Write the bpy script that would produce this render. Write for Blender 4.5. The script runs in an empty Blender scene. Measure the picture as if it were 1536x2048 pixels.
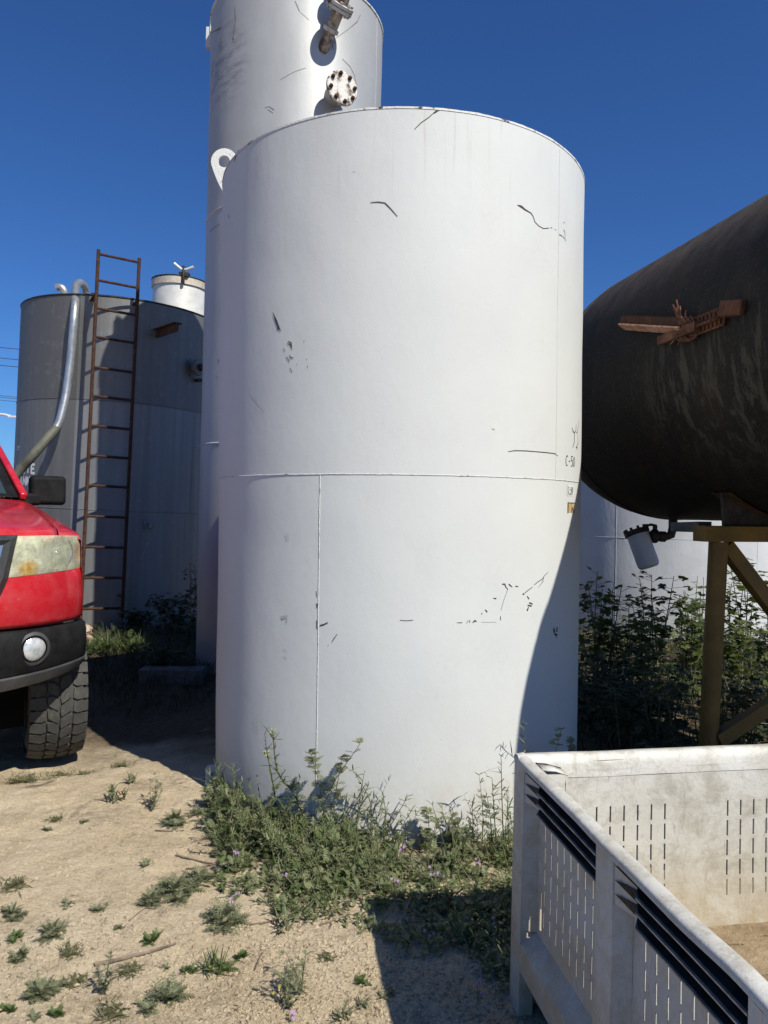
import bpy, math, random
from math import sin, cos, pi, radians, sqrt, atan2, tan
from mathutils import Vector, Matrix, noise

C = bpy.context.scene
COL = C.collection
rnd = random.Random(7)

# ---------------------------------------------------------------- camera
F, H, ROLL, PITCH = 1480.0, 1.5, radians(.75), radians(-.155)
cam_d = bpy.data.cameras.new('camera'); cam = bpy.data.objects.new('camera', cam_d); COL.objects.link(cam)
cam_d.sensor_width = 36.0; cam_d.lens = 36.0 * F / 2048.0; cam_d.clip_start = .02; cam_d.clip_end = 3000
cam.matrix_world = Matrix.Translation((0, 0, H)) @ Matrix.Rotation(pi / 2 + PITCH, 4, 'X') @ Matrix.Rotation(ROLL, 4, 'Z')
C.camera = cam

# ---------------------------------------------------------------- sky, sun, exposure
EL = radians(46.0); SX, SY = .65, -.76          # horizontal direction towards the sun
w = bpy.data.worlds.new('World'); C.world = w; w.use_nodes = True
nt = w.node_tree; bg = nt.nodes['Background']
sky = nt.nodes.new('ShaderNodeTexSky'); sky.sky_type = 'NISHITA'; sky.sun_disc = False
sky.sun_elevation = EL; sky.sun_rotation = atan2(SX, SY)
sky.altitude = 200; sky.air_density = 1.0; sky.dust_density = .25; sky.ozone_density = 4.5
hs = nt.nodes.new('ShaderNodeHueSaturation'); hs.inputs['Saturation'].default_value = 1.0
tn = nt.nodes.new('ShaderNodeMix'); tn.data_type = 'RGBA'; tn.blend_type = 'MULTIPLY'; tn.inputs[0].default_value = 1; tn.inputs[7].default_value = (.40, .71, 1.14, 1)
nt.links.new(sky.outputs[0], hs.inputs['Color']); nt.links.new(hs.outputs[0], tn.inputs[6]); nt.links.new(tn.outputs[2], bg.inputs['Color'])
bg.inputs['Strength'].default_value = .078
sd = bpy.data.lights.new('sun', 'SUN'); sd.energy = 5.0; sd.angle = radians(.53); sd.color = (1.0, .955, .85)
so = bpy.data.objects.new('sun', sd); COL.objects.link(so)
so.rotation_euler = Vector((-SX * cos(EL), -SY * cos(EL), -sin(EL))).to_track_quat('-Z', 'Y').to_euler()
C.view_settings.view_transform = 'Standard'; C.view_settings.look = 'None'
C.view_settings.exposure = .19
C.cycles.diffuse_bounces = 1; C.cycles.sample_clamp_indirect = .2; C.view_settings.gamma = 1.0

# ---------------------------------------------------------------- geometry helpers
CR, SR, CP, SP = cos(ROLL), sin(ROLL), cos(PITCH), sin(PITCH)
def ray(px, py):                       # direction through a point of the 1536 x 2048 photograph
    a = (px - 768) / F; b = -(py - 1024) / F
    X = a * CR - b * SR; Y = a * SR + b * CR
    return Vector((X, CP - Y * SP, SP + Y * CP))
def at(px, py, Y):
    d = ray(px, py); return Vector((0, 0, H)) + d * (Y / d.y)
def gnd(px, py, z=0.0):
    d = ray(px, py); return Vector((0, 0, H)) + d * ((z - H) / d.z)

def fbm(x, y, z=0.0, o=4):
    return noise.fractal(Vector((x, y, z)), 1.0, 2.0, o)

class MB:
    def __init__(s): s.v = []; s.f = []
    def add(s, vs, fs):
        o = len(s.v); s.v += [tuple(p) for p in vs]; s.f += [tuple(i + o for i in f) for f in fs]; return s
    def box(s, c, d, m=None):
        c = Vector(c); h = Vector(d) / 2
        vs = [Vector((x * h.x, y * h.y, z * h.z)) for x in (-1, 1) for y in (-1, 1) for z in (-1, 1)]
        if m is not None: vs = [m @ p for p in vs]
        vs = [p + c for p in vs]
        return s.add(vs, [(0, 1, 3, 2), (4, 6, 7, 5), (0, 4, 5, 1), (2, 3, 7, 6), (0, 2, 6, 4), (1, 5, 7, 3)])
    def beam(s, a, b, wx, wz, up=(0, 0, 1)):       # rectangular bar from a to b
        a = Vector(a); b = Vector(b); d = (b - a).normalized(); u = Vector(up)
        x = d.cross(u).normalized(); u = x.cross(d)
        vs = [p + x * i * wx / 2 + u * k * wz / 2 for p in (a, b) for i, k in ((-1, -1), (1, -1), (1, 1), (-1, 1))]
        return s.add(vs, [(0, 1, 5, 4), (1, 2, 6, 5), (2, 3, 7, 6), (3, 0, 4, 7), (3, 2, 1, 0), (4, 5, 6, 7)])
    def tube(s, pts, r, n=8, caps=True):
        pts = [Vector(p) for p in pts]; k = len(pts)
        rs = r if isinstance(r, (list, tuple)) else [r] * k
        prev = None; vs = []
        for i, p in enumerate(pts):
            t = (pts[min(i + 1, k - 1)] - pts[max(i - 1, 0)])
            t = t.normalized() if t.length > 1e-9 else Vector((0, 0, 1))
            if prev is None:
                u = Vector((0, 0, 1)) if abs(t.z) < .9 else Vector((1, 0, 0))
                u = (u - t * u.dot(t)).normalized()
            else:
                u = prev - t * prev.dot(t)
                u = u.normalized() if u.length > 1e-6 else Vector((1, 0, 0))
            prev = u; b = t.cross(u)
            vs += [p + (u * cos(2 * pi * j / n) + b * sin(2 * pi * j / n)) * rs[i] for j in range(n)]
        fs = [(i * n + j, i * n + (j + 1) % n, (i + 1) * n + (j + 1) % n, (i + 1) * n + j) for i in range(k - 1) for j in range(n)]
        if caps: fs += [tuple(range(n))[::-1], tuple((k - 1) * n + j for j in range(n))]
        return s.add(vs, fs)
    def lathe(s, prof, n=48, m=None, close=False):  # prof: (radius, height) along local z
        k = len(prof); vs = []
        for r, z in prof:
            vs += [Vector((r * cos(2 * pi * j / n), r * sin(2 * pi * j / n), z)) for j in range(n)]
        if m is not None: vs = [m @ p for p in vs]
        fs = [(i * n + j, i * n + (j + 1) % n, (i + 1) * n + (j + 1) % n, (i + 1) * n + j) for i in range(k - 1) for j in range(n)]
        if close:
            fs += [((k - 1) * n + j, (k - 1) * n + (j + 1) % n, (j + 1) % n, j) for j in range(n)]
        else:
            if prof[0][0] > 1e-6: fs.append(tuple(range(n))[::-1])
            if prof[-1][0] > 1e-6: fs.append(tuple((k - 1) * n + j for j in range(n)))
        return s.add(vs, fs)
    def grid(s, rows, flip=False):
        nr = len(rows); nc = len(rows[0]); vs = [p for r in rows for p in r]
        fs = []
        for i in range(nr - 1):
            for j in range(nc - 1):
                q = (i * nc + j, i * nc + j + 1, (i + 1) * nc + j + 1, (i + 1) * nc + j)
                fs.append(q[::-1] if flip else q)
        return s.add(vs, fs)
    def prism(s, outline, o, ux, uy, th):          # flat outline with thickness
        o = Vector(o); ux = Vector(ux).normalized(); uy = Vector(uy).normalized(); nn = ux.cross(uy); n = len(outline)
        vs = [o + ux * a + uy * b + nn * (k * th / 2) for k in (-1, 1) for a, b in outline]
        fs = [tuple(range(n))[::-1], tuple(range(n, 2 * n))] + [(i, (i + 1) % n, n + (i + 1) % n, n + i) for i in range(n)]
        return s.add(vs, fs)
    def build(s, name, mat, parent=None, smooth=35, bevel=0, seg=2, solid=0):
        me = bpy.data.meshes.new(name); me.from_pydata(s.v, [], s.f); me.update()
        ob = bpy.data.objects.new(name, me); COL.objects.link(ob)
        if mat is not None: me.materials.append(mat)
        if parent is not None: ob.parent = parent
        if smooth and len(me.polygons):
            me.polygons.foreach_set('use_smooth', [True] * len(me.polygons))
            me.set_sharp_from_angle(angle=radians(smooth))
        if solid:
            md = ob.modifiers.new('solid', 'SOLIDIFY'); md.thickness = solid; md.offset = -1
        if bevel:
            md = ob.modifiers.new('bevel', 'BEVEL'); md.width = bevel; md.segments = seg; md.limit_method = 'ANGLE'; md.angle_limit = radians(40)
        return ob

def tag(o, label, cat, group=None, kind=None):
    if label: o['label'] = label
    if cat: o['category'] = cat
    if group: o['group'] = group
    if kind: o['kind'] = kind
    return o
def thing(name, label, cat, loc=(0, 0, 0), rot=(0, 0, 0), group=None):
    o = bpy.data.objects.new(name, None); o.empty_display_size = .1; COL.objects.link(o)
    o.location = loc; o.rotation_euler = rot
    return tag(o, label, cat, group)
def mtx(o):
    return Matrix.LocRotScale(o.location, o.rotation_euler, o.scale)
def axis_frame(o, d, up=(0, 0, 1)):    # matrix whose z runs along d
    d = Vector(d).normalized(); u = Vector(up)
    x = u.cross(d)
    x = x.normalized() if x.length > 1e-4 else Vector((1, 0, 0))
    y = d.cross(x)
    m = Matrix((x, y, d)).transposed().to_4x4(); m.translation = Vector(o); return m
def smooth_path(pts, n=6):             # Catmull-Rom
    P = [Vector(p) for p in pts]; P = [P[0] * 2 - P[1]] + P + [P[-1] * 2 - P[-2]]; out = []
    for i in range(1, len(P) - 2):
        for k in range(n):
            t = k / n; a, b, c, d = P[i - 1:i + 3]
            out.append(.5 * ((2 * b) + (c - a) * t + (2 * a - 5 * b + 4 * c - d) * t * t + (3 * b - a - 3 * c + d) * t ** 3))
    out.append(P[-2]); return out

# ---------------------------------------------------------------- material helpers
class NT:
    def __init__(s, name):
        s.m = bpy.data.materials.new(name); s.m.use_nodes = True; s.t = s.m.node_tree
        s.b = s.t.nodes['Principled BSDF']; s.out = s.t.nodes['Material Output']
        s.tc = s.t.nodes.new('ShaderNodeTexCoord'); s.geo = None
    def n(s, typ, **kw):
        x = s.t.nodes.new(typ)
        for k, v in kw.items():
            if k in x.inputs.keys(): x.inputs[k].default_value = v
            else: setattr(x, k, v)
        return x
    def l(s, a, b): s.t.links.new(a, b)
    def co(s, scale=(1, 1, 1), loc=(0, 0, 0)):
        mp = s.n('ShaderNodeMapping'); mp.inputs['Scale'].default_value = scale; mp.inputs['Location'].default_value = loc
        s.l(s.tc.outputs['Object'], mp.inputs['Vector']); return mp.outputs[0]
    def noise(s, scale, detail=4, rough=.55, st=(1, 1, 1), loc=(0, 0, 0), dist=0):
        x = s.n('ShaderNodeTexNoise'); x.inputs['Scale'].default_value = scale; x.inputs['Detail'].default_value = detail
        x.inputs['Roughness'].default_value = rough; x.inputs['Distortion'].default_value = dist
        s.l(s.co(st, loc), x.inputs['Vector']); return x.outputs['Fac']
    def voro(s, scale, st=(1, 1, 1), feature='F1'):
        x = s.n('ShaderNodeTexVoronoi'); x.feature = feature; x.inputs['Scale'].default_value = scale
        s.l(s.co(st), x.inputs['Vector']); return x.outputs['Distance']
    def ramp(s, fac, stops):
        r = s.n('ShaderNodeValToRGB'); e = r.color_ramp.elements
        while len(e) < len(stops): e.new(.5)
        for el, (p, c) in zip(e, stops):
            el.position = p; el.color = (*c, 1) if isinstance(c, (tuple, list)) else (c, c, c, 1)
        s.l(fac, r.inputs[0]); return r.outputs[0]
    def mix(s, fac, a, b, typ='MIX'):
        x = s.n('ShaderNodeMix'); x.data_type = 'RGBA'; x.blend_type = typ
        for sock, v in ((x.inputs[0], fac), (x.inputs[6], a), (x.inputs[7], b)):
            if hasattr(v, 'links'): s.l(v, sock)
            elif isinstance(v, (int, float)): sock.default_value = v if sock == x.inputs[0] else (v, v, v, 1)
            else: sock.default_value = (*v, 1)
        return x.outputs[2]
    def math(s, op, a, b=None):
        x = s.n('ShaderNodeMath'); x.operation = op
        for i, v in enumerate((a, b)):
            if v is None: continue
            if hasattr(v, 'links'): s.l(v, x.inputs[i])
            else: x.inputs[i].default_value = v
        return x.outputs[0]
    def bump(s, h, strength=.3, dist=.01, prev=None):
        x = s.n('ShaderNodeBump'); x.inputs['Strength'].default_value = strength; x.inputs['Distance'].default_value = dist
        s.l(h, x.inputs['Height'])
        if prev is not None: s.l(prev, x.inputs['Normal'])
        return x.outputs[0]
    def fin(s, color=None, rough=None, metal=None, normal=None, **kw):
        for k, v in (('Base Color', color), ('Roughness', rough), ('Metallic', metal), ('Normal', normal)):
            if v is None: continue
            if hasattr(v, 'links'): s.l(v, s.b.inputs[k])
            elif isinstance(v, (tuple, list)): s.b.inputs[k].default_value = (*v, 1)
            else: s.b.inputs[k].default_value = v
        for k, v in kw.items(): s.b.inputs[k].default_value = v
        return s.m
    def blob(s, c, r):                 # soft mask round a point: 1 inside, 0 outside
        v = s.n('ShaderNodeVectorMath'); v.operation = 'SUBTRACT'; s.l(s.tc.outputs['Object'], v.inputs[0]); v.inputs[1].default_value = c
        d = s.n('ShaderNodeVectorMath'); d.operation = 'DIVIDE'; s.l(v.outputs[0], d.inputs[0]); d.inputs[1].default_value = r
        ln = s.n('ShaderNodeVectorMath'); ln.operation = 'LENGTH'; s.l(d.outputs[0], ln.inputs[0])
        m = s.n('ShaderNodeMapRange'); m.interpolation_type = 'SMOOTHSTEP'
        s.l(ln.outputs['Value'], m.inputs[0]); m.inputs[1].default_value = .35; m.inputs[2].default_value = 1.0
        m.inputs[3].default_value = 1; m.inputs[4].default_value = 0
        return m.outputs[0]

def simple(name, c1, c2=None, scale=8, rough=.6, metal=0, bump=0, bscale=60, st=(1, 1, 1), lo=.35, hi=.65, **kw):
    t = NT(name)
    col = c1
    if c2 is not None: col = t.ramp(t.noise(scale, 5, .6, st), [(lo, c1), (hi, c2)])
    nm = t.bump(t.noise(bscale, 3, .6, st), bump, .01) if bump else None
    return t.fin(col, rough, metal, nm, **kw)

def leafmat(name, cols, transl=.3, rough=.55):
    t = NT(name)
    g = t.n('ShaderNodeNewGeometry')
    r = t.mix(.45, g.outputs['Random Per Island'], t.noise(6, 3))
    n = len(cols); col = t.ramp(r, [(.15 + .7 * i / max(1, n - 1), c) for i, c in enumerate(cols)])
    t.fin(col, rough, 0); t.b.inputs['Specular IOR Level'].default_value = .3
    tr = t.n('ShaderNodeBsdfTranslucent'); t.l(t.mix(.5, col, (.20, .26, .03)), tr.inputs['Color'])
    mx = t.n('ShaderNodeMixShader'); mx.inputs[0].default_value = transl
    t.l(t.b.outputs[0], mx.inputs[1]); t.l(tr.outputs[0], mx.inputs[2]); t.l(mx.outputs[0], t.out.inputs['Surface'])
    return t.m

# painted white steel
def m_white_paint():
    t = NT('white_paint')
    base = t.ramp(t.noise(1.6, 5, .6), [(.3, (.56, .572, .56)), (.7, (.61, .62, .60))])
    streak = t.noise(3.2, 5, .65, (3.2, 3.2, .16))
    col = t.mix(t.ramp(streak, [(.52, 0.0), (.8, .32)]), base, (.58, .56, .52))
    sp = t.noise(140, 2, .5)
    col = t.mix(t.ramp(sp, [(.735, 0.0), (.76, .6)]), col, (.38, .35, .31))
    scuff = t.mix(1.0, t.ramp(t.noise(2.3, 6, .7), [(.56, 0.0), (.66, 1.0)]), t.ramp(t.noise(46, 4, .7), [(.5, 0.0), (.62, .4)]), 'MULTIPLY')
    col = t.mix(scuff, col, (.5, .49, .47))
    z = t.n('ShaderNodeSeparateXYZ'); t.l(t.tc.outputs['Object'], z.inputs[0])
    lo = t.n('ShaderNodeMapRange'); lo.interpolation_type = 'SMOOTHSTEP'; t.l(z.outputs['Z'], lo.inputs[0]); lo.inputs[1].default_value = .02; lo.inputs[2].default_value = .42; lo.inputs[3].default_value = 1; lo.inputs[4].default_value = 0
    splash = t.mix(1.0, lo.outputs[0], t.ramp(t.noise(8, 7, .75), [(.38, 0.0), (.68, .75)]), 'MULTIPLY')
    col = t.mix(splash, col, (.40, .33, .24))
    hi = t.n('ShaderNodeMapRange'); hi.interpolation_type = 'SMOOTHSTEP'; t.l(z.outputs['Z'], hi.inputs[0]); hi.inputs[1].default_value = 2.75; hi.inputs[2].default_value = 3.3; hi.inputs[3].default_value = 0; hi.inputs[4].default_value = 1
    run = t.mix(1.0, hi.outputs[0], t.ramp(t.noise(7, 5, .7, (5, 5, .10), (2, 5, 1)), [(.58, 0.0), (.74, .6)]), 'MULTIPLY')
    col = t.mix(run, col, (.36, .29, .22))
    nb = t.bump(t.noise(150, 3, .6), .16, .003)
    nb = t.bump(t.noise(34, 3, .55, (1, 1, .6)), .10, .006, nb)
    nb = t.bump(t.noise(3.2, 3, .5, (1, 1, .6)), .16, .03, nb)
    return t.fin(col, .6, 0, nb, **{'Specular IOR Level': .3})
def m_silver_paint():
    t = NT('aluminium_paint')
    base = t.ramp(t.noise(2.0, 5, .6, (1, 1, .5)), [(.3, (.34, .345, .345)), (.7, (.43, .435, .43))])
    col = t.mix(t.ramp(t.noise(4, 6, .7, (3, 3, .2)), [(.55, 0.0), (.8, .3)]), base, (.42, .39, .34))
    wear = t.mix(1.0, t.blob((-.60, -.56, 5.5), (.42, .5, .55)), t.ramp(t.noise(5, 6, .65, (1, 1, 2.6)), [(.45, 0.0), (.62, .75)]), 'MULTIPLY')
    col = t.mix(wear, col, (.17, .18, .2))
    wear2 = t.mix(1.0, t.blob((-.47, -.68, 4.8), (.42, .5, .10)), t.ramp(t.noise(4, 4, .6), [(.3, .0), (.5, .6)]), 'MULTIPLY')
    col = t.mix(wear2, col, (.36, .36, .35))
    nb = t.bump(t.noise(120, 3, .6), .3, .003)
    nb = t.bump(t.noise(5, 3, .5, (1, 1, .4)), .15, .02, nb)
    return t.fin(col, .5, .28, nb)
def m_grey_metal():
    t = NT('weathered_grey_metal')
    base = t.ramp(t.noise(3, 6, .65, (4, 4, .12)), [(.3, (.20, .207, .212)), (.5, (.24, .247, .252)), (.75, (.30, .306, .31))])
    z = t.n('ShaderNodeSeparateXYZ'); t.l(t.tc.outputs['Object'], z.inputs[0])
    course = t.n('ShaderNodeMapRange'); t.l(z.outputs['Z'], course.inputs[0]); course.inputs[1].default_value = 2.79; course.inputs[2].default_value = 2.81
    course.inputs[3].default_value = 0; course.inputs[4].default_value = .55
    col = t.mix(course.outputs[0], base, (.13, .128, .12))
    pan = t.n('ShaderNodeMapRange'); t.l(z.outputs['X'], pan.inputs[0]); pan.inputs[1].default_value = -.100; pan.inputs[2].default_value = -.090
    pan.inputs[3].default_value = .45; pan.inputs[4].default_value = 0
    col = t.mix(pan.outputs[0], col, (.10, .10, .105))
    col = t.mix(t.ramp(t.noise(9, 6, .7), [(.55, 0.0), (.72, .3)]), col, (.36, .36, .355))
    nb = t.bump(t.noise(60, 3, .6, (1, 1, .3)), .2, .004)
    nb = t.bump(t.noise(4, 3, .5), .15, .02, nb)
    return t.fin(col, .58, .62, nb)
def m_black_tank():
    t = NT('weathered_black_steel')
    base = t.ramp(t.noise(2.2, 6, .65), [(.3, (.005, .005, .006)), (.55, (.009, .0085, .008)), (.75, (.020, .016, .013))])
    col = t.mix(t.ramp(t.noise(4.5, 7, .72, (2.2, 2.2, .35), (3, 1, 0), .4), [(.52, 0.0), (.66, .8)]), base, (.018, .016, .014))
    col = t.mix(t.ramp(t.noise(60, 5, .7), [(.55, 0.0), (.72, .5)]), col, (.075, .066, .054))
    col = t.mix(t.ramp(t.noise(1.3, 5, .6, loc=(4, 2, 7)), [(.55, 0.0), (.72, .5)]), col, (.028, .017, .012))
    fl = t.mix(1.0, t.blob((-.85, -.25, 2.12), (.8, .95, .50)), t.ramp(t.noise(9, 7, .75, (1.6, 1.6, .30), (5, 3, 1), .3), [(.50, 0.0), (.57, .95)]), 'MULTIPLY')
    col = t.mix(t.math('MULTIPLY', fl, .8), col, (.060, .053, .042))
    z = t.n('ShaderNodeSeparateXYZ'); t.l(t.tc.outputs['Object'], z.inputs[0])
    top = t.n('ShaderNodeMapRange'); top.interpolation_type = 'SMOOTHSTEP'; t.l(z.outputs['Z'], top.inputs[0]); top.inputs[1].default_value = 2.55; top.inputs[2].default_value = 3.15; top.inputs[3].default_value = 0; top.inputs[4].default_value = 1
    dust = t.mix(1.0, top.outputs[0], t.ramp(t.noise(7, 7, .75, (1, 1, .5)), [(.3, .15), (.65, .9)]), 'MULTIPLY')
    col = t.mix(dust, col, (.13, .105, .08))  # top dust that also paints the sunlit crown into the colour
    nb = t.bump(t.noise(90, 4, .7), .45, .006)
    return t.fin(col, .7, 0, nb, **{'Specular IOR Level': .18})
def m_rust(name='rust', dark=1.0):
    t = NT(name)
    col = t.ramp(t.noise(14, 6, .7), [(.3, (.06 * dark, .025 * dark, .016 * dark)), (.5, (.17 * dark, .065 * dark, .032 * dark)), (.7, (.30 * dark, .135 * dark, .07 * dark))])
    return t.fin(col, .85, .1, t.bump(t.noise(70, 5, .7), .6, .006))
def m_sand():
    t = NT('dry_sand')
    a = t.ramp(t.noise(1.4, 6, .62), [(.3, (.60, .475, .31)), (.55, (.72, .59, .405)), (.75, (.80, .675, .49))])
    fine = t.noise(70, 6, .75)
    col = t.mix(t.ramp(fine, [(.3, .55), (.5, 0.0)]), a, (.25, .18, .105))
    dk = t.mix(1.0, t.ramp(t.noise(2.6, 5, .65, loc=(3, 5, 0)), [(.50, 0.0), (.66, 1.0)]), t.ramp(t.noise(28, 6, .8), [(.42, 0.0), (.6, .65)]), 'MULTIPLY')
    col = t.mix(dk, col, (.14, .10, .062))
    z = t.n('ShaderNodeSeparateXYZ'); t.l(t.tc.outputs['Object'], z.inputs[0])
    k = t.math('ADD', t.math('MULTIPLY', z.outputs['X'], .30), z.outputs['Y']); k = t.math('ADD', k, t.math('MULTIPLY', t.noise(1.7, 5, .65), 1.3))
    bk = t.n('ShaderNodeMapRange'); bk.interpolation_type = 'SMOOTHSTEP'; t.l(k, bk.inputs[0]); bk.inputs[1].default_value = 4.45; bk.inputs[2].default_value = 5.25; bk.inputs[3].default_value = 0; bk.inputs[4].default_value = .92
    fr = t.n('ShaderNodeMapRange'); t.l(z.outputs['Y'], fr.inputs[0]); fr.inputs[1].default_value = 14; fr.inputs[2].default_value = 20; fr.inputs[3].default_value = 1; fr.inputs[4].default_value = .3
    col = t.mix(t.math('MULTIPLY', bk.outputs[0], fr.outputs[0]), col, t.ramp(t.noise(30, 6, .75), [(.35, (.055, .042, .028)), (.65, (.15, .11, .07))]))  # dark littered soil at the back, also deepening the tanks' shade by colour
    col = t.mix(t.ramp(t.noise(5.5, 6, .75, loc=(7, 1, 0)), [(.58, 0.0), (.70, .45)]), col, (.42, .32, .20))
    nb = t.bump(t.noise(24, 6, .75), .8, .035)
    nb = t.bump(t.noise(5, 4, .6), .5, .06, nb)
    nb = t.bump(t.noise(140, 4, .75), .8, .010, nb)
    return t.fin(col, .95, 0, nb, **{'Specular IOR Level': .1})
def m_bin():
    t = NT('weathered_white_plastic')
    base = t.ramp(t.noise(3, 5, .6), [(.3, (.53, .51, .45)), (.7, (.64, .625, .57))])
    col = t.mix(t.ramp(t.noise(9, 8, .8, dist=.3), [(.46, 0.0), (.62, .6)]), base, (.30, .265, .20))
    col = t.mix(t.ramp(t.noise(30, 6, .8, (1, 1, .3), (2, 7, 1), 1.2), [(.57, 0.0), (.68, .55)]), col, (.22, .19, .15))
    col = t.mix(t.ramp(t.noise(13, 6, .8, (1, 1, .4), (9, 3, 2), 2.0), [(.6, 0.0), (.66, .45)]), col, (.74, .72, .66))
    v = t.n('ShaderNodeSeparateXYZ'); t.l(t.tc.outputs['Object'], v.inputs[0])
    low = t.n('ShaderNodeMapRange'); t.l(v.outputs['Z'], low.inputs[0]); low.inputs[1].default_value = .21; low.inputs[2].default_value = .46; low.inputs[3].default_value = .8; low.inputs[4].default_value = 0
    soil = t.mix(1.0, low.outputs[0], t.ramp(t.noise(11, 6, .7), [(.3, .2), (.6, 1.0)]), 'MULTIPLY')
    col = t.mix(soil, col, (.40, .31, .185))
    nb = t.bump(t.noise(55, 5, .7), .3, .006)
    return t.fin(col, .55, 0, nb)
def m_bin_floor():
    t = NT('soil_covered_plastic')
    col = t.ramp(t.noise(9, 8, .75, dist=.5), [(.3, (.20, .135, .075)), (.55, (.33, .245, .15)), (.75, (.44, .34, .21))])
    return t.fin(col, .9, 0, t.bump(t.noise(40, 5, .75), .8, .02))
def m_red():
    t = NT('red_car_paint')
    col = t.ramp(t.noise(2, 4, .5), [(.3, (.42, .010, .018)), (.7, (.50, .014, .022))])
    col = t.mix(t.ramp(t.noise(45, 5, .7), [(.66, 0.0), (.72, .5)]), col, (.6, .3, .27))
    dust = t.noise(7, 6, .7)
    ro = t.ramp(dust, [(.35, .22), (.7, .42)])
    col = t.mix(t.ramp(dust, [(.45, 0.0), (.8, .14)]), col, (.5, .36, .3))
    return t.fin(col, ro, 0, t.bump(t.noise(2.2, 2, .5), .05, .02), **{'Coat Weight': .7, 'Coat Roughness': .08})
def m_tyre():
    t = NT('tyre_rubber')
    col = t.ramp(t.noise(9, 6, .7), [(.3, (.028, .027, .025)), (.65, (.062, .060, .054))])
    col = t.mix(t.ramp(t.noise(30, 5, .7), [(.55, 0.0), (.7, .5)]), col, (.13, .115, .085))
    return t.fin(col, .85, 0, t.bump(t.noise(120, 4, .7), .3, .004))
def m_lamp():
    t = NT('yellowed_headlamp_plastic')
    col = t.ramp(t.noise(13, 6, .7, dist=.6), [(.3, (.34, .36, .25)), (.48, (.55, .56, .39)), (.64, (.74, .75, .53))])
    col = t.mix(t.ramp(t.noise(30, 5, .75), [(.56, 0.0), (.66, .55)]), col, (.80, .80, .58))
    bowl = t.math('SUBTRACT', t.blob((.70, .17, 1.245), (.125, .3, .105)), t.blob((.70, .17, 1.245), (.10, .3, .082)))
    col = t.mix(t.math('MULTIPLY', bowl, .8), col, (.20, .22, .15))
    core = t.math('MULTIPLY', t.blob((.71, .17, 1.235), (.075, .3, .060)), t.ramp(t.noise(24, 5, .7, (1, 1, .4)), [(.42, 0.0), (.6, .6)]))
    col = t.mix(core, col, (.22, .25, .18))
    col = t.mix(t.blob((.53, .1, 1.16), (.075, .2, .062)), col, t.ramp(t.noise(40, 4, .7), [(.4, (.50, .27, .05)), (.6, (.66, .50, .20))]))
    ed = t.mix(1.0, t.blob((.825, .33, 1.24), (.045, .3, .09)), .55, 'MULTIPLY')
    col = t.mix(ed, col, (.5, .30, .16))
    wv = t.n('ShaderNodeTexWave'); wv.inputs['Scale'].default_value = 22; wv.bands_direction = 'Z'; t.l(t.tc.outputs['Object'], wv.inputs['Vector'])
    wv.inputs['Distortion'].default_value = 1.2
    nb = t.bump(t.math('MULTIPLY', wv.outputs['Fac'], t.noise(9, 3)), .08, .006)
    t.fin(col, .3, 0, nb, **{'Coat Weight': .8, 'Coat Roughness': .12})
    tr = t.n('ShaderNodeBsdfTransparent'); mx = t.n('ShaderNodeMixShader'); t.l(t.ramp(t.noise(11, 6, .7, dist=.5), [(.36, .50), (.62, .95)]), mx.inputs[0])
    t.l(tr.outputs[0], mx.inputs[1]); t.l(t.b.outputs[0], mx.inputs[2]); t.l(mx.outputs[0], t.out.inputs['Surface']); return t.m

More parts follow.
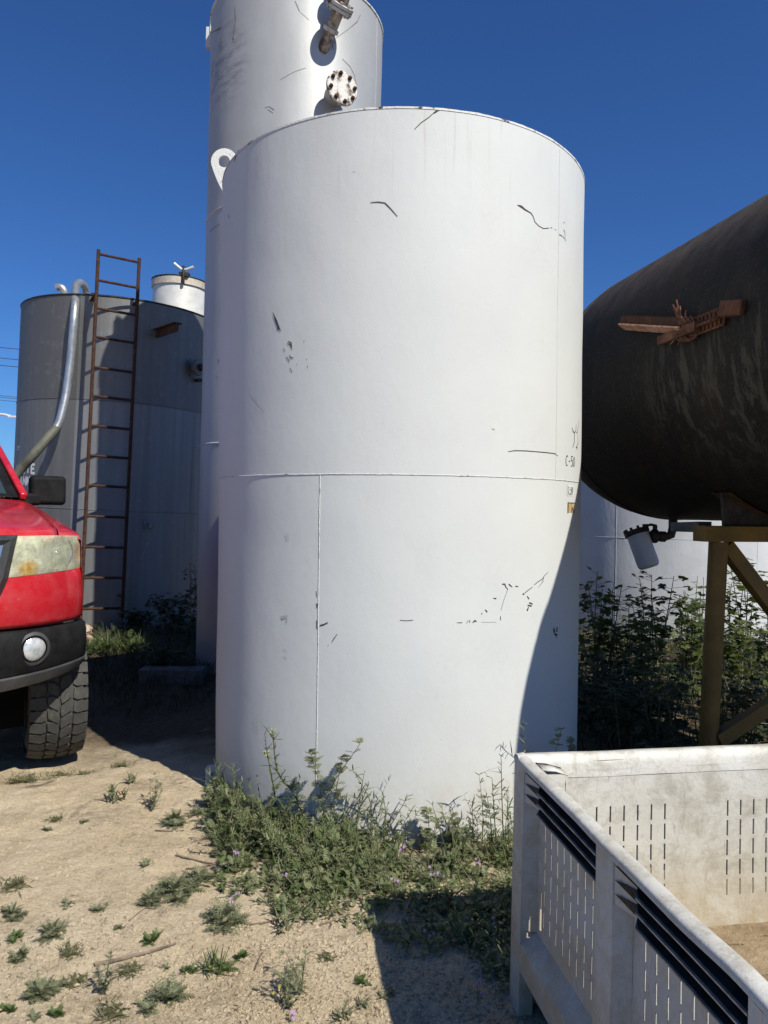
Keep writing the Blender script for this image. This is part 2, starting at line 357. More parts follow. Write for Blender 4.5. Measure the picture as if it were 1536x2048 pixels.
W = dict(
    rustarm=m_rust('rust_arm', .62), rustlit=simple('lit_rust_tone', (.22, .10, .06), (.50, .30, .21), 26, .85, bump=.4), white=m_white_paint(), silver=m_silver_paint(), grey=m_grey_metal(), black=m_black_tank(), rust=m_rust(), darkrust=m_rust('dark_rust', .30),
    sand=m_sand(), bin=m_bin(), binfloor=m_bin_floor(), red=m_red(), tyre=m_tyre(), lamp=m_lamp(),
    weld=simple('weld_bead_paint', (.22, .19, .16), (.63, .63, .61), 30, .55, bump=.5, bscale=90, lo=.30, hi=.44),
    rim=simple('rusty_white_edge', (.06, .04, .03), (.66, .65, .62), 22, .7, bump=.4, lo=.36, hi=.44),
    scratch=simple('bare_rusty_scratch', (.018, .014, .012), (.085, .055, .04), 60, .85),
    lug=simple('white_lug_paint', (.20, .13, .09), (.66, .65, .61), 16, .65, bump=.3, lo=.30, hi=.38),
    greyscratch=simple('weathered_scratch', (.05, .045, .04), (.22, .20, .18), 40, .8),
    faint=simple('faint_scuff', (.30, .30, .31), (.46, .46, .46), 50, .7),
    marker=simple('black_marker', (.02, .02, .022), (.05, .05, .05), 30, .5),
    greymarker=simple('faded_marker', (.14, .14, .14), (.42, .42, .41), 90, .6),
    sticker=simple('paper_sticker', (.60, .61, .62), (.70, .70, .69), 40, .6),
    tan=simple('tan_tag', (.34, .22, .08), (.52, .40, .22), 45, .7, lo=.4, hi=.6),
    stencil=simple('white_stencil_paint', (.62, .62, .62), (.82, .82, .81), 30, .6),
    steel=simple('galvanised_steel', (.42, .42, .41), (.60, .60, .58), 12, .36, .75, bump=.15, bscale=40),
    olive=simple('olive_hose_rubber', (.075, .075, .055), (.13, .13, .10), 9, .65),
    manway=simple('bare_aluminium', (.58, .57, .53), (.76, .75, .70), 5, .5, .2, bump=.2, bscale=30),
    band=simple('stained_band', (.42, .36, .28), (.60, .56, .48), 9, .6, .2),
    darkmetal=simple('dark_steel', (.015, .015, .015), (.05, .045, .04), 14, .6, .4, bump=.3),
    flange=simple('rust_stained_white_flange', (.07, .035, .022), (.66, .63, .57), 14, .7, bump=.4, lo=.38, hi=.50),
    pipe=simple('rust_stained_pipe', (.06, .038, .028), (.42, .39, .35), 9, .7, .1, bump=.4, lo=.42, hi=.62),
    yellow=simple('faded_yellow_paint', (.10, .060, .008), (.165, .10, .014), 6, .6, bump=.3),
    canister=simple('white_canister_plastic', (.62, .63, .63), (.68, .68, .68), 6, .45),
    bgtank=simple('pale_tank_paint', (.56, .57, .575), (.68, .685, .68), 2.2, .5, bump=.2, bscale=20, st=(1, 1, .6)),
    blackplastic=simple('black_textured_plastic', (.006, .006, .0065), (.015, .015, .016), 14, .65, bump=.25, bscale=260, **{'Specular IOR Level': .15}),
    greyplastic=simple('grey_faded_plastic', (.030, .031, .033), (.055, .056, .059), 9, .5, bump=.15, bscale=180),
    chrome=simple('dull_chrome', (.5, .5, .5), (.62, .62, .62), 9, .22, .9),
    void=simple('dark_underbody', (.003, .003, .003), (.008, .007, .006), 7, .95, **{'Specular IOR Level': .05}),
    housing=simple('lamp_housing_grey', (.50, .51, .42), (.72, .73, .62), 30, .4, .3, st=(1, 1, .25)),
    reflector=simple('lamp_reflector', (.45, .46, .43), (.85, .85, .80), 30, .18, .85, bump=.5, bscale=26),
    amber=simple('amber_indicator', (.55, .27, .03), (.75, .50, .14), 40, .3, .2),
    lens=simple('fog_lamp_glass', (.42, .43, .42), (.78, .78, .76), 24, .12, .35, bump=.5, bscale=40, **{'Coat Weight': 1.0}),
    recess_shade=simple('painted_recess_shade', (.030, .025, .020), (.075, .062, .05), 16, .9, bump=.2, **{'Specular IOR Level': .1}),  # deep shade of the rib recesses and torn gap, put into the colour
    bingrey=simple('grey_fin_plastic', (.16, .15, .135), (.40, .38, .34), 24, .6),  # fin lips stay lighter than the shade painted behind them
    concrete=simple('old_concrete', (.09, .085, .075), (.17, .16, .14), 9, .9, bump=.7, bscale=40),
    brick=simple('broken_masonry', (.30, .16, .10), (.50, .40, .32), 16, .9, bump=.7, bscale=30),
    filaree=leafmat('feathery_weed_leaf', [(.085, .11, .05), (.15, .18, .082), (.215, .235, .12), (.31, .29, .165)], .22),
    dusty=leafmat('dusty_weed_leaf', [(.09, .11, .058), (.155, .17, .092), (.21, .22, .13), (.31, .28, .18)], .2),
    dryleaf=leafmat('dry_weed_leaf', [(.075, .08, .04), (.12, .125, .06), (.20, .17, .09)], .15),
    bright=leafmat('bright_weed_leaf', [(.06, .10, .032), (.10, .145, .05), (.16, .195, .075)], .28),
    stalk=leafmat('weed_stalk_skin', [(.09, .115, .055), (.15, .165, .085), (.22, .20, .11)], .1),
    mallow=leafmat('mallow_leaf', [(.028, .046, .014), (.045, .068, .020), (.085, .11, .030), (.17, .155, .045)], .36, .5),
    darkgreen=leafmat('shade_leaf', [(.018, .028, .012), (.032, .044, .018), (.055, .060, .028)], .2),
    straw=leafmat('dry_straw', [(.05, .033, .018), (.15, .105, .06), (.34, .26, .16), (.55, .46, .30)], .05, .8),
    wood=simple('dry_twig_bark', (.10, .07, .05), (.26, .20, .15), 20, .9, bump=.6, st=(1, 1, 1)),
    petal=leafmat('pink_petal', [(.42, .24, .50), (.58, .38, .64)], .3),
    yellowbud=leafmat('yellow_bud', [(.50, .46, .05), (.6, .58, .12)], .3),
    cable=simple('cable_black', (.02, .02, .025), (.03, .03, .035), 3, .6),
    offwhite=simple('pale_wall', (.50, .44, .38), (.58, .52, .46), 1, .8),
    roofgrey=simple('pale_roof', (.42, .44, .46), (.52, .54, .55), 1, .7),
    galv=simple('galvanised_pole', (.55, .56, .57), (.66, .67, .68), 2, .5, .2),
    polewood=simple('pole_wood', (.09, .06, .045), (.16, .12, .09), 4, .9),
)
def m_glass():
    t = NT('windscreen_glass')
    return t.fin((.035, .055, .05), .04, 0, None, **{'Specular IOR Level': .8, 'Coat Weight': .6})
W['glass'] = m_glass()

# ---------------------------------------------------------------- ground
def gh(x, y):
    d = sqrt(x * x + (y - 3) ** 2); k = max(0.0, min(1.0, (14 - d) / 6))
    z = .022 * fbm(x * .9, y * .9, 1.3, 3) + .012 * fbm(x * 3.4, y * 3.4, 4, 3) + .008 * fbm(x * 10, y * 10, 2, 3)
    z -= .105 * math.exp(-(((x + 2.35) / 1.0) ** 2 + ((y - 4.85) / .75) ** 2) ** 2)
    z += .03 * math.exp(-(((x + 1.75) / .5) ** 2 + ((y - 3.9) / .25) ** 2))
    return z * k
def axis_pts(lo, hi, step, ext):
    a = []; v = lo
    while v < hi - 1e-6: a.append(v); v += step
    a.append(hi); s = step * 1.5; p = hi; q = lo; up = []; dn = []
    while p < ext:
        s *= 1.35; p = min(p + s, ext); up.append(p)
    s = step * 1.5
    while q > -ext:
        s *= 1.35; q = max(q - s, -ext); dn.append(q)
    return dn[::-1] + a + up
xs = axis_pts(-2.9, 2.2, .016, 900.0); ys = axis_pts(1.4, 5.6, .016, 900.0)
g = MB(); g.grid([[(x, y, gh(x, y)) for x in xs] for y in ys])
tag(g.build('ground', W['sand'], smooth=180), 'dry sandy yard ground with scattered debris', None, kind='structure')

# ---------------------------------------------------------------- cylinder surface helpers
class Cyl:
    def __init__(s, root, R, amp=.003, seed=0.0):
        s.root, s.R, s.amp, s.seed = root, R, amp, seed; s.inv = mtx(root).inverted()
    def r(s, a, z):
        return s.R + s.amp * fbm(sin(a) * s.R * 1.3 + s.seed, cos(a) * s.R * 1.3, z * 1.1, 3)
    def p(s, a, z, off=0.0):
        r = s.r(a, z) + off; return Vector((r * sin(a), -r * cos(a), z))
    def hit(s, px, py):
        o = s.inv @ Vector((0, 0, H)); d = (s.inv.to_3x3() @ ray(px, py))
        A = d.x ** 2 + d.y ** 2; B = 2 * (o.x * d.x + o.y * d.y); Cc = o.x ** 2 + o.y ** 2 - s.R ** 2
        D = max(0.0, B * B - 4 * A * Cc); t = (-B - sqrt(D)) / 2 / A; q = o + d * t
        return atan2(q.x, -q.y), q.z, t
    def shell(s, z0, z1, n=180, rows=60):
        m = MB(); vs = []
        for i in range(rows + 1):
            z = z0 + (z1 - z0) * i / rows
            vs += [s.p(2 * pi * j / n, z) for j in range(n)]
        m.add(vs, [(i * n + j, i * n + (j + 1) % n, (i + 1) * n + (j + 1) % n, (i + 1) * n + j) for i in range(rows) for j in range(n)])
        return m
    def ring(s, m, z, r, a0=0, a1=2 * pi, n=240, off=0.0, wob=0.3):
        closed = abs(a1 - a0 - 2 * pi) < 1e-6
        pts = [s.p(a0 + (a1 - a0) * i / n, z + .0012 * fbm(i * .31, z, 0, 2), off) for i in range(n + 1)]
        m.tube(pts, [r * (1 + wob * noise.noise(Vector((i * .9, z * 3, s.seed)))) for i in range(n + 1)], 6, not closed)
    def seam(s, m, a, z0, z1, r, n=160, wob=.45):
        pts = [s.p(a + .0012 * noise.noise(Vector((i * .4, a, 2))), z0 + (z1 - z0) * i / n, 0) for i in range(n + 1)]
        m.tube(pts, [r * (1 + wob * noise.noise(Vector((i * .8, a * 3, s.seed)))) for i in range(n + 1)], 6)
    def stroke(s, m, pts, wid, off=.0018, sub=5):    # pts: (angle, z); wid: metre or list
        k = len(pts); ws = wid if isinstance(wid, (list, tuple)) else [wid] * k
        P = []
        for i in range(k - 1):
            for j in range(sub):
                t = j / sub; P.append((pts[i][0] * (1 - t) + pts[i + 1][0] * t, pts[i][1] * (1 - t) + pts[i + 1][1] * t, ws[i] * (1 - t) + ws[i + 1] * t))
        P.append((*pts[-1], ws[-1])); L = []; Rr = []
        for i, (a, z, w_) in enumerate(P):
            a0, z0, _ = P[max(i - 1, 0)]; a1, z1, _ = P[min(i + 1, len(P) - 1)]
            ds, dz = (a1 - a0) * s.R, z1 - z0; q = sqrt(ds * ds + dz * dz) or 1e-9
            ns, nz = -dz / q, ds / q
            L.append(s.p(a + ns * w_ / 2 / s.R, z + nz * w_ / 2, off)); Rr.append(s.p(a - ns * w_ / 2 / s.R, z - nz * w_ / 2, off))
        m.grid([L, Rr], True)
    def pxstroke(s, m, pts, wpx, sub=4, jitter=.0):  # polyline traced on the surface
        H_ = [s.hit(*p) for p in pts]
        ws = wpx if isinstance(wpx, (list, tuple)) else [wpx] * len(pts)
        s.stroke(m, [(a, z) for a, z, t in H_], [q * t / F for q, (a, z, t) in zip(ws, H_)], sub=sub)
GLY = {'W': [[(0, 1), (.22, 0), (.5, .6), (.78, 0), (1, 1)]], 'A': [[(0, 0), (.5, 1), (1, 0)], [(.2, .36), (.8, .36)]],
       'S': [[(1, .85), (.7, 1), (.25, 1), (.05, .78), (.3, .55), (.75, .45), (.95, .22), (.7, 0), (.25, 0), (0, .15)]],
       'T': [[(0, 1), (1, 1)], [(.5, .97), (.5, 0)]], 'E': [[(.95, 1), (.05, 1), (.05, 0), (1, 0)], [(.05, .52), (.8, .52)]],
       'N': [[(0, 0), (0, 1), (1, 0), (1, 1)]], 'K': [[(0, 0), (0, 1)], [(.95, 1), (.05, .45)], [(.35, .6), (1, 0)]],
       'C': [[(.9, .9), (.45, 1), (.1, .7), (.05, .35), (.35, 0), (.85, .08)]], '-': [[(.1, .45), (.8, .5)]],
       '5': [[(.9, 1), (.2, 1), (.15, .58), (.65, .6), (.9, .35), (.65, .02), (.1, .06)]],
       '0': [[(.5, 1), (.1, .7), (.12, .25), (.5, 0), (.88, .3), (.85, .75), (.5, 1)]],
       'Y': [[(0, 1), (.45, .55)], [(.95, 1.05), (.45, .55), (.4, 0)]]}
def write(cy, m, text, a0, z0, a1, h, wid, gap=.28):
    n = len(text); cw = (a1 - a0) / (n + gap * (n - 1))
    for i, ch in enumerate(text):
        for st in GLY.get(ch, []):
            cy.stroke(m, [(a0 + (i * (1 + gap) + u) * cw, z0 + v * h) for u, v in st], wid)

# ---------------------------------------------------------------- front white tank
wt = thing('storage_tank', 'large white painted steel tank standing in the middle, closest of the tanks', 'tank', (.085, 4.34, 0), group='tanks in the yard')
WT = Cyl(wt, 1.03, .0055, 3.1)
WTH = 3.30
m = WT.shell(-.03, WTH); m.build('shell', W['white'], wt, 180)
m = MB(); m.lathe([(0, WTH + .04), (.6, WTH + .02), (1.02, WTH - .006), (1.02, WTH - .02)], 96); m.build('roof', W['white'], wt)
m = MB(); n = 240
for i in range(n):                      # ragged, slightly proud top edge
    a0, a1 = 2 * pi * i / n, 2 * pi * (i + 1) / n
    h0, h1 = [WTH + .005 + .003 * noise.noise(Vector((k * 1.7, 3, 1))) for k in (i, (i + 1) % n)]
    p = [WT.p(a, z, o) for a, h in ((a0, h0), (a1, h1)) for z, o in ((WTH - .004, .002), (h, .002), (h, -.012), (WTH - .004, -.012))]
    m.add(p, [(0, 4, 5, 1), (1, 5, 6, 2), (2, 6, 7, 3)])
m.build('top_rim', W['rim'], wt, 60)
m = MB(); WT.ring(m, 1.66, .0030, n=420); m.build('weld_seam', W['weld'], wt)
a_lo = WT.hit(636, 1300)[0]
m = MB(); WT.seam(m, a_lo, .0, 1.655, .0027, 260); m.build('weld_seam', W['weld'], wt)
a_up = WT.hit(1114, 700)[0]
m = MB(); WT.seam(m, a_up, 1.665, WTH - .015, .0022, 240); m.build('weld_seam', W['white'], wt)
# lifting lug: flat plate with an eye, on the far left of the rim
def lug_plate(m, o, ux, uy, th):
    k = 28; ro, ri = .078, .034; cz = .15
    outer = []; inner = []
    for i in range(k):
        a = 2 * pi * i / k
        x, y = cos(a), sin(a); outer.append((ro * x, cz + ro * y)); inner.append((ri * x, cz + ri * y))
    # taper below the eye
    out2 = []
    for x, y in outer:
        if y < cz - .02: f = (cz - .02 - y) / (ro - .02); y = cz - .02 - f * .19; x = x * (1 - .15 * f) + .035 * f
        out2.append((x, y))
    nn = Vector(ux).cross(Vector(uy))
    vs = []
    for kk in (-1, 1):
        for ring in (out2, inner): vs += [Vector(o) + Vector(ux) * a + Vector(uy) * b + nn * kk * th / 2 for a, b in ring]
    fs = []
    for i in range(k):
        j = (i + 1) % k
        fs += [(i, j, k + j, k + i), (2 * k + j, 2 * k + i, 3 * k + i, 3 * k + j), (i, 2 * k + i, 2 * k + j, j), (k + i, k + j, 3 * k + j, 3 * k + i)]
    m.add(vs, fs)
la = WT.hit(452, 420)[0]
m = MB(); la = -pi / 2 - .02
rad = Vector((sin(la), -cos(la), 0))
lug_plate(m, rad * (1.03 + .022) + Vector((0, 0, WTH + .085)), -rad, Vector((0, 0, 1)), .018)
m.build('lifting_lug', W['lug'], wt, 30, .002)
m = MB(); ra = -1.20; rad = Vector((sin(ra), -cos(ra), 0)); tang = Vector((cos(ra), sin(ra), 0))
for sx in (0,):
    hole = [(.03 + .011 * cos(2 * pi * i / 16), .075 + .011 * sin(2 * pi * i / 16)) for i in range(16)]
    sq = []
    for i in range(16):
        c, s_ = cos(2 * pi * i / 16), sin(2 * pi * i / 16); f = 1 / max(abs(c) / .034, abs(s_) / .05)
        sq.append((.03 + c * f, .075 + s_ * f * (1.0 if s_ > 0 else 1.5)))
    vs = []; fs = []
    o = rad * 1.028
    for kk in (-1, 1):
        for ring in (sq, hole): vs += [o + rad * a + Vector((0, 0, b)) + tang * kk * .005 for a, b in ring]
    for i in range(16):
        j = (i + 1) % 16
        fs += [(i, j, 16 + j, 16 + i), (32 + j, 32 + i, 48 + i, 48 + j), (i, 32 + i, 32 + j, j), (16 + i, 16 + j, 48 + j, 48 + i)]
    m.add(vs, fs)
m.build('anchor_bracket', W['white'], wt, 30)
# scratches, scuffs and marks traced on the shell
def mark(name, cy, root, mat, strokes, label=None):
    if len(strokes) > 1 and 'lettering' not in name:
        for st in strokes: mark(name, cy, root, mat, [st])
        return
    m = MB()
    for pts, wpx in strokes: cy.pxstroke(m, pts, [q * .8 for q in wpx] if isinstance(wpx, (list, tuple)) else wpx * .8)
    o = m.build(name, mat, root, 0)
    if label: o['label'] = label
    return o
S = W['scratch']
mark('paint_scratch', WT, wt, S, [([(741, 405), (757, 404), (770, 406), (780, 416), (795, 433)], [1.5, 2.6, 2.6, 2.4, 1.6])])
mark('paint_scratch', WT, wt, S, [([(829, 258), (842, 245), (858, 234), (872, 221), (890, 217), (912, 216)], [1.2, 1.8, 1.5, 1.4, 1.8, 1.4]), ([(868, 226), (880, 219)], 1.6)])
mark('paint_scratch', WT, wt, S, [([(1035, 410), (1043, 413), (1050, 419), (1062, 426), (1066, 432), (1070, 444), (1078, 452), (1087, 457), (1098, 456)], [1.5, 5.5, 3.5, 2, 1.8, 1.7, 1.5, 1.5, 1.4]),
     ([(1101, 455), (1104, 456)], 1.4), ([(1110, 458), (1112, 461)], 1.4), ([(1118, 469), (1124, 472), (1130, 478), (1131, 483)], [2, 1.2, 1.5, 1.2]), ([(1127, 459), (1129, 463), (1130, 476)], [1.8, 1.8, .8]), ([(1127, 446), (1129, 444)], 2)])
mark('paint_scratch', WT, wt, S, [([(547, 625), (553, 640), (558, 654), (563, 663)], [1.2, 5.5, 6.5, 1.5]), ([(559, 655), (556, 661)], [4, 2])])
mark('paint_scratch', WT, wt, S, [([(577, 683), (583, 686), (585, 700)], [1.5, 4, 1.2]), ([(576, 688), (582, 690), (583, 694)], [2, 2.4, 1]), ([(568, 697), (571, 703)], [1.2, 2]), ([(574, 714), (580, 724)], [2, 2]),
     ([(580, 711), (583, 716), (588, 716)], [2, 3, 2]), ([(581, 736), (585, 745)], [1.4, 2]), ([(594, 728), (595, 729)], 1.8), ([(616, 732), (616, 735)], 1.6), ([(614, 718), (615, 720)], 1.5), ([(608, 684), (610, 681)], 1)])
mark('paint_scratch', WT, wt, S, [([(1017, 903), (1030, 901), (1052, 901.5), (1070, 903), (1092, 905), (1108, 907)], [1.2, 1.8, 1.8, 1.6, 1.8, 1.6]), ([(1107, 906), (1111, 909), (1115, 912)], [1.4, 1.6, 1])])
mark('paint_scratch', WT, wt, S, [([(1096, 1144), (1088, 1152), (1084, 1158), (1075, 1164), (1068, 1170)], [1.2, 1.6, 1.8, 1.8, 1.6]), ([(1087, 1154), (1085, 1164), (1076, 1175)], [1.5, 1.8, .8]),
     ([(1065, 1174), (1055, 1181), (1049, 1186)], [1.4, 2.0, 1.8]), ([(1045, 1187), (1048, 1189)], 3.2), ([(1054, 1192), (1058, 1198)], [2, 3]), ([(1058, 1205), (1065, 1208)], [2.6, 3]), ([(1055, 1210), (1063, 1212)], [2.4, 3.4]), ([(1057, 1213), (1054, 1221)], [2, 5])])
mark('paint_scratch', WT, wt, S, [([(1004, 1168), (1009, 1168), (1011, 1174), (1015, 1178)], [3, 3, 2, 1.4]), ([(1015, 1178), (1007, 1200), (1001, 1221)], [.9, .7, .7]), ([(1000, 1232), (1000.5, 1240)], [1.5, 1.6]),
     ([(1017, 1168), (1024, 1174)], [3, 1.6]), ([(1030, 1172), (1036, 1173)], 2), ([(986, 1196), (992, 1197)], [1.4, 3]), ([(970, 1219), (974, 1224)], [2.6, 2.6]), ([(962, 1228), (964, 1226)], 2.2)])
mark('paint_scratch', WT, wt, S, [([(800, 1240), (812, 1241), (826, 1240)], 1.2), ([(913, 1245), (924, 1245)], [.9, 1.6]), ([(933, 1246), (936, 1240)], [1.4, .9]), ([(939, 1240), (939, 1245)], 1.4), ([(945, 1245), (949, 1241), (953, 1243)], [2.2, 4, 1]),
     ([(962, 1244), (992, 1244)], .5)])
mark('paint_scratch', WT, wt, S, [([(640, 1251), (648, 1249), (656, 1245)], [3.5, 3.5, 2.6]), ([(675, 1268), (669, 1276), (664, 1284)], [1.4, 2.2, 1.5]), ([(656, 1291), (657, 1290)], 1.8)])
mark('scuff_mark', WT, wt, W['faint'], [([(563, 1236), (575, 1233)], [9, 6]), ([(574, 1238), (573, 1246)], [2, 1.5]), ([(566, 1312), (573, 1317)], [1, 2]), ([(566, 1298), (574, 1304)], .9)])
mark('paint_scratch', WT, wt, S, [([(1107, 1256), (1108, 1265)], [5, 7]), ([(1113, 1254), (1113, 1264)], [4, 6]), ([(1108, 1268), (1114, 1270)], [5, 5]), ([(1111, 1268), (1112, 1276)], [2, 3])])
mark('scuff_mark', WT, wt, W['faint'], [([(570, 1070), (573, 1083)], 1.2), ([(575, 1068), (577, 1084)], 1.0), ([(508, 1440), (510, 1466)], 1), ([(515, 1436), (516, 1470)], .8), ([(985, 857), (990, 859)], 2), ([(705, 343), (712, 343)], 1), ([(500, 790), (528, 824)], .7), ([(503, 796), (530, 828)], .6)])
mark('paint_scratch', WT, wt, S, [([(458, 430), (459, 436)], 2.2), ([(469, 322), (473, 312)], [3, 4]), ([(474, 306), (480, 300)], [2.5, 2.5]), ([(490, 293), (494, 291)], 2), ([(633, 1182), (634, 1194)], 1.4), ([(634, 1207), (635, 1216)], [3, 2]), ([(634, 1240), (634, 1258)], 1.6)])
# writing at the right-hand edge
def edge_text(text, x0, y1, x1, y0, mat, wid):
    a0, z0, _ = WT.hit(x0, y0); a1, _, _ = WT.hit(x1, (y0 + y1) / 2); z1 = WT.hit((x0 + x1) / 2, y1)[1]
    m = MB(); write(WT, m, text, a0, z0, a1, z1 - z0, wid); return m, mat
m, mm = edge_text('C-50', 1130, 912, 1148, 931, W['marker'], .0042); m.build('marker_lettering', mm, wt, 0)
a0, z0, _ = WT.hit(1133.5, 990); a1, z1, _ = WT.hit(1145, 972)
m = MB(); WT.stroke(m, [((a0 + a1) / 2, z0 - .004), ((a0 + a1) / 2, z1 + .004)], (a1 - a0) * 1.03 + .006, .0016, 3); stk = m.build('sticker', W['sticker'], wt, 0)
m = MB(); write(WT, m, 'C-50', a0 + .008, z0 + .013, a1 - .006, .028, .0042)
for i in range(6): WT.stroke(m, [(a0 + .006, z0 + .002 + i * .0016), (a1 - .006, z0 + .002 + i * .0016)], .0006, .0024)
m.build('sticker_print', W['marker'], stk, 0)
a0, z0, _ = WT.hit(1134.5, 1025); a1, z1, _ = WT.hit(1148, 1006)
m = MB(); WT.stroke(m, [((a0 + a1) / 2, z0), ((a0 + a1) / 2, z1)], (a1 - a0) * 1.03, .002, 3); tg = m.build('tag_plate', W['tan'], wt, 0)
m = MB(); WT.stroke(m, [(a0, z0 - .003), (a0, z1 + .004)], .006, .003); WT.stroke(m, [(a0, z1), (a1, z1)], .003, .003); WT.stroke(m, [(a1, z1), (a1 - .02, z0 + .02), (a1 - .004, z0)], .003, .003)
WT.stroke(m, [((a0 + a1) / 2, z0), ((a0 + a1) / 2 + .01, z0 + .03), ((a0 + a1) / 2 + .03, z0)], .005, .003); m.build('tag_print', W['scratch'], tg, 0)
mark('hand_lettering', WT, wt, W['marker'], [([(1142.5, 855), (1144.5, 862), (1147.5, 866)], [1.6, 2, 2]), ([(1151, 848), (1150.5, 860), (1147.5, 866), (1147, 884), (1144, 896)], [1.2, 2, 2.2, 2, 1.2]),
     ([(1155.6, 836), (1156, 850), (1153, 864), (1154, 876), (1155, 884), (1152, 894), (1153, 900)], [.8, 1.4, 1.2, 1, 1.6, 2, 1]), ([(1151, 865), (1153, 864)], 1.6), ([(1151, 894), (1153, 895)], 3)])

# ---------------------------------------------------------------- tall tank behind
TY = 7.32; TX = -.1348 * TY; TR = .834
tt = thing('storage_tank', 'tall narrow silver white tank with pipe nozzle and bolted blank flange', 'tank', (TX, TY, 0), (0, radians(.7), 0), 'tanks in the yard')
TT = Cyl(tt, TR, .004, 9.7); TH = 6.20
TT.shell(-.05, TH, 160, 70).build('shell', W['silver'], tt, 180)
m = MB(); m.lathe([(0, TH + .10), (.5, TH + .06), (TR - .02, TH), (TR - .02, TH - .02)], 80); m.build('roof', W['silver'], tt)
m = MB()
TT.ring(m, TH - .004, .012, n=200, wob=.1); m.build('top_rim', W['rim'], tt)
for zz in (TT.hit(404, 446)[1], TT.hit(399, 892)[1]):
    m = MB(); TT.ring(m, zz, .007, n=200); m.build('weld_seam', W['weld'], tt)
m = MB(); TT.seam(m, TT.hit(752, 150)[0], 5.2, TH - .01, .004, 80); m.build('weld_seam', W['silver'], tt)
# upper nozzle with a flange pair and an upturned elbow
def radial(a): return Vector((sin(a), -cos(a), 0))
na, nz, _ = TT.hit(649, 92); d = radial(na); base = TT.p(na, nz)
d2 = (d * .60 + Vector((.20, 0, .72))).normalized()
m = MB(); path = [base - d2 * .05, base + d2 * .20, base + d2 * .38]
m.tube(path, .052, 20); noz = m.build('nozzle_pipe', W['pipe'], tt)
m = MB(); m.lathe([(.052, 0), (.070, .0), (.070, .03), (.052, .03)], 24, axis_frame(base + d2 * .12, d2)); m.build('collar', W['flange'], noz)
m = MB(); M_ = axis_frame(base + d2 * .29, d2)
m.lathe([(.05, 0), (.118, 0), (.118, .026), (.05, .026)], 32, M_); m.lathe([(.05, .032), (.118, .032), (.118, .058), (.05, .058)], 32, M_)
for i in range(8):
    p = M_ @ Vector((.093 * cos(i * pi / 4 + .3), .093 * sin(i * pi / 4 + .3), 0)); m.lathe([(0, -.02), (.014, -.02), (.014, .078), (0, .078)], 6, axis_frame(p, d2))
m.build('flange', W['flange'], noz)
m = MB(); e0 = base + d2 * .34; up = Vector((.16, -.05, 1)).normalized()
pts = [e0 + d2 * .14 * sin(t) + up * .16 * (1 - cos(t)) for t in [i * pi / 16 for i in range(9)]]
pts = [e0] + pts + [pts[-1] + up * .42]
m.tube(pts, .056, 20); m.lathe([(.05, 0), (.095, 0), (.095, .03), (.05, .03)], 24, axis_frame(pts[-1] - up * .25, up)); m.build('elbow_pipe', W['pipe'], noz)
# bolted blank flange
na, nz, _ = TT.hit(667, 194); d = radial(na); base = TT.p(na, nz)
m = MB(); m.tube([base - d * .05, base + d * .16], .088, 28); fl = m.build('manhole_neck', W['silver'], tt)
m = MB(); M_ = axis_frame(base + d * .15, d)
m.lathe([(0, 0), (.148, 0), (.148, .020), (.140, .026), (.05, .026), (.05, .026), (0, .026)], 40, M_); fl2 = m.build('blank_flange', W['flange'], tt)
for i in range(8):
    p = M_ @ Vector((.118 * cos(i * pi / 4 + .2), .118 * sin(i * pi / 4 + .2), .026))
    m = MB(); m.lathe([(0, -.045), (.019, -.045), (.019, .016), (.010, .018), (.010, .028), (0, .028)], 6, axis_frame(p, d)); m.build('bolt', W['darkrust'], fl2, 20)
# ladder guard plates showing above the far left rim
m = MB(); q = Vector((-.845, -.02, TH - .05)); 
m.box(q + Vector((.03, 0, .06)), (.10, .012, .22)); m.box(q + Vector((-.035, .03, -.02)), (.05, .05, .20)); m.build('top_bracket', W['white'], tt, 30, .002)
for st in ([([(469, 14), (471, 40), (466, 78)], [1.2, 1.8, 1.2]), ([(464, 74), (468, 80)], [3, 2])], [([(421, 70), (430, 62), (442, 55)], [1.4, 2.4, 1.8]), ([(432, 62), (441, 57)], 3)],
           [([(590, 2), (596, 16), (599, 23)], [1.2, 1.8, 1.4]), ([(600, 24), (618, 40)], .8)], [([(684, 118), (700, 134), (708, 150), (712, 170)], [1, 1.6, 1.8, 1])], [([(672, 76), (692, 62), (714, 44), (721, 30)], [.9, 1, 2, 1.4])],
           [([(663, 86), (667, 100)], [3, 1.5]), ([(660, 88), (670, 84)], 1.4)], [([(530, 216), (538, 213), (548, 220)], 1.4), ([(536, 219), (546, 226)], 1.2)], [([(560, 160), (590, 143), (612, 136)], .8)], [([(421, 463), (440, 448)], 1.8)], [([(437, 718), (437, 726)], 3), ([(430, 752), (438, 756)], 1)]):
    mark('paint_scratch', TT, tt, W['greyscratch'], st)  # scratches in the tall tank's paint

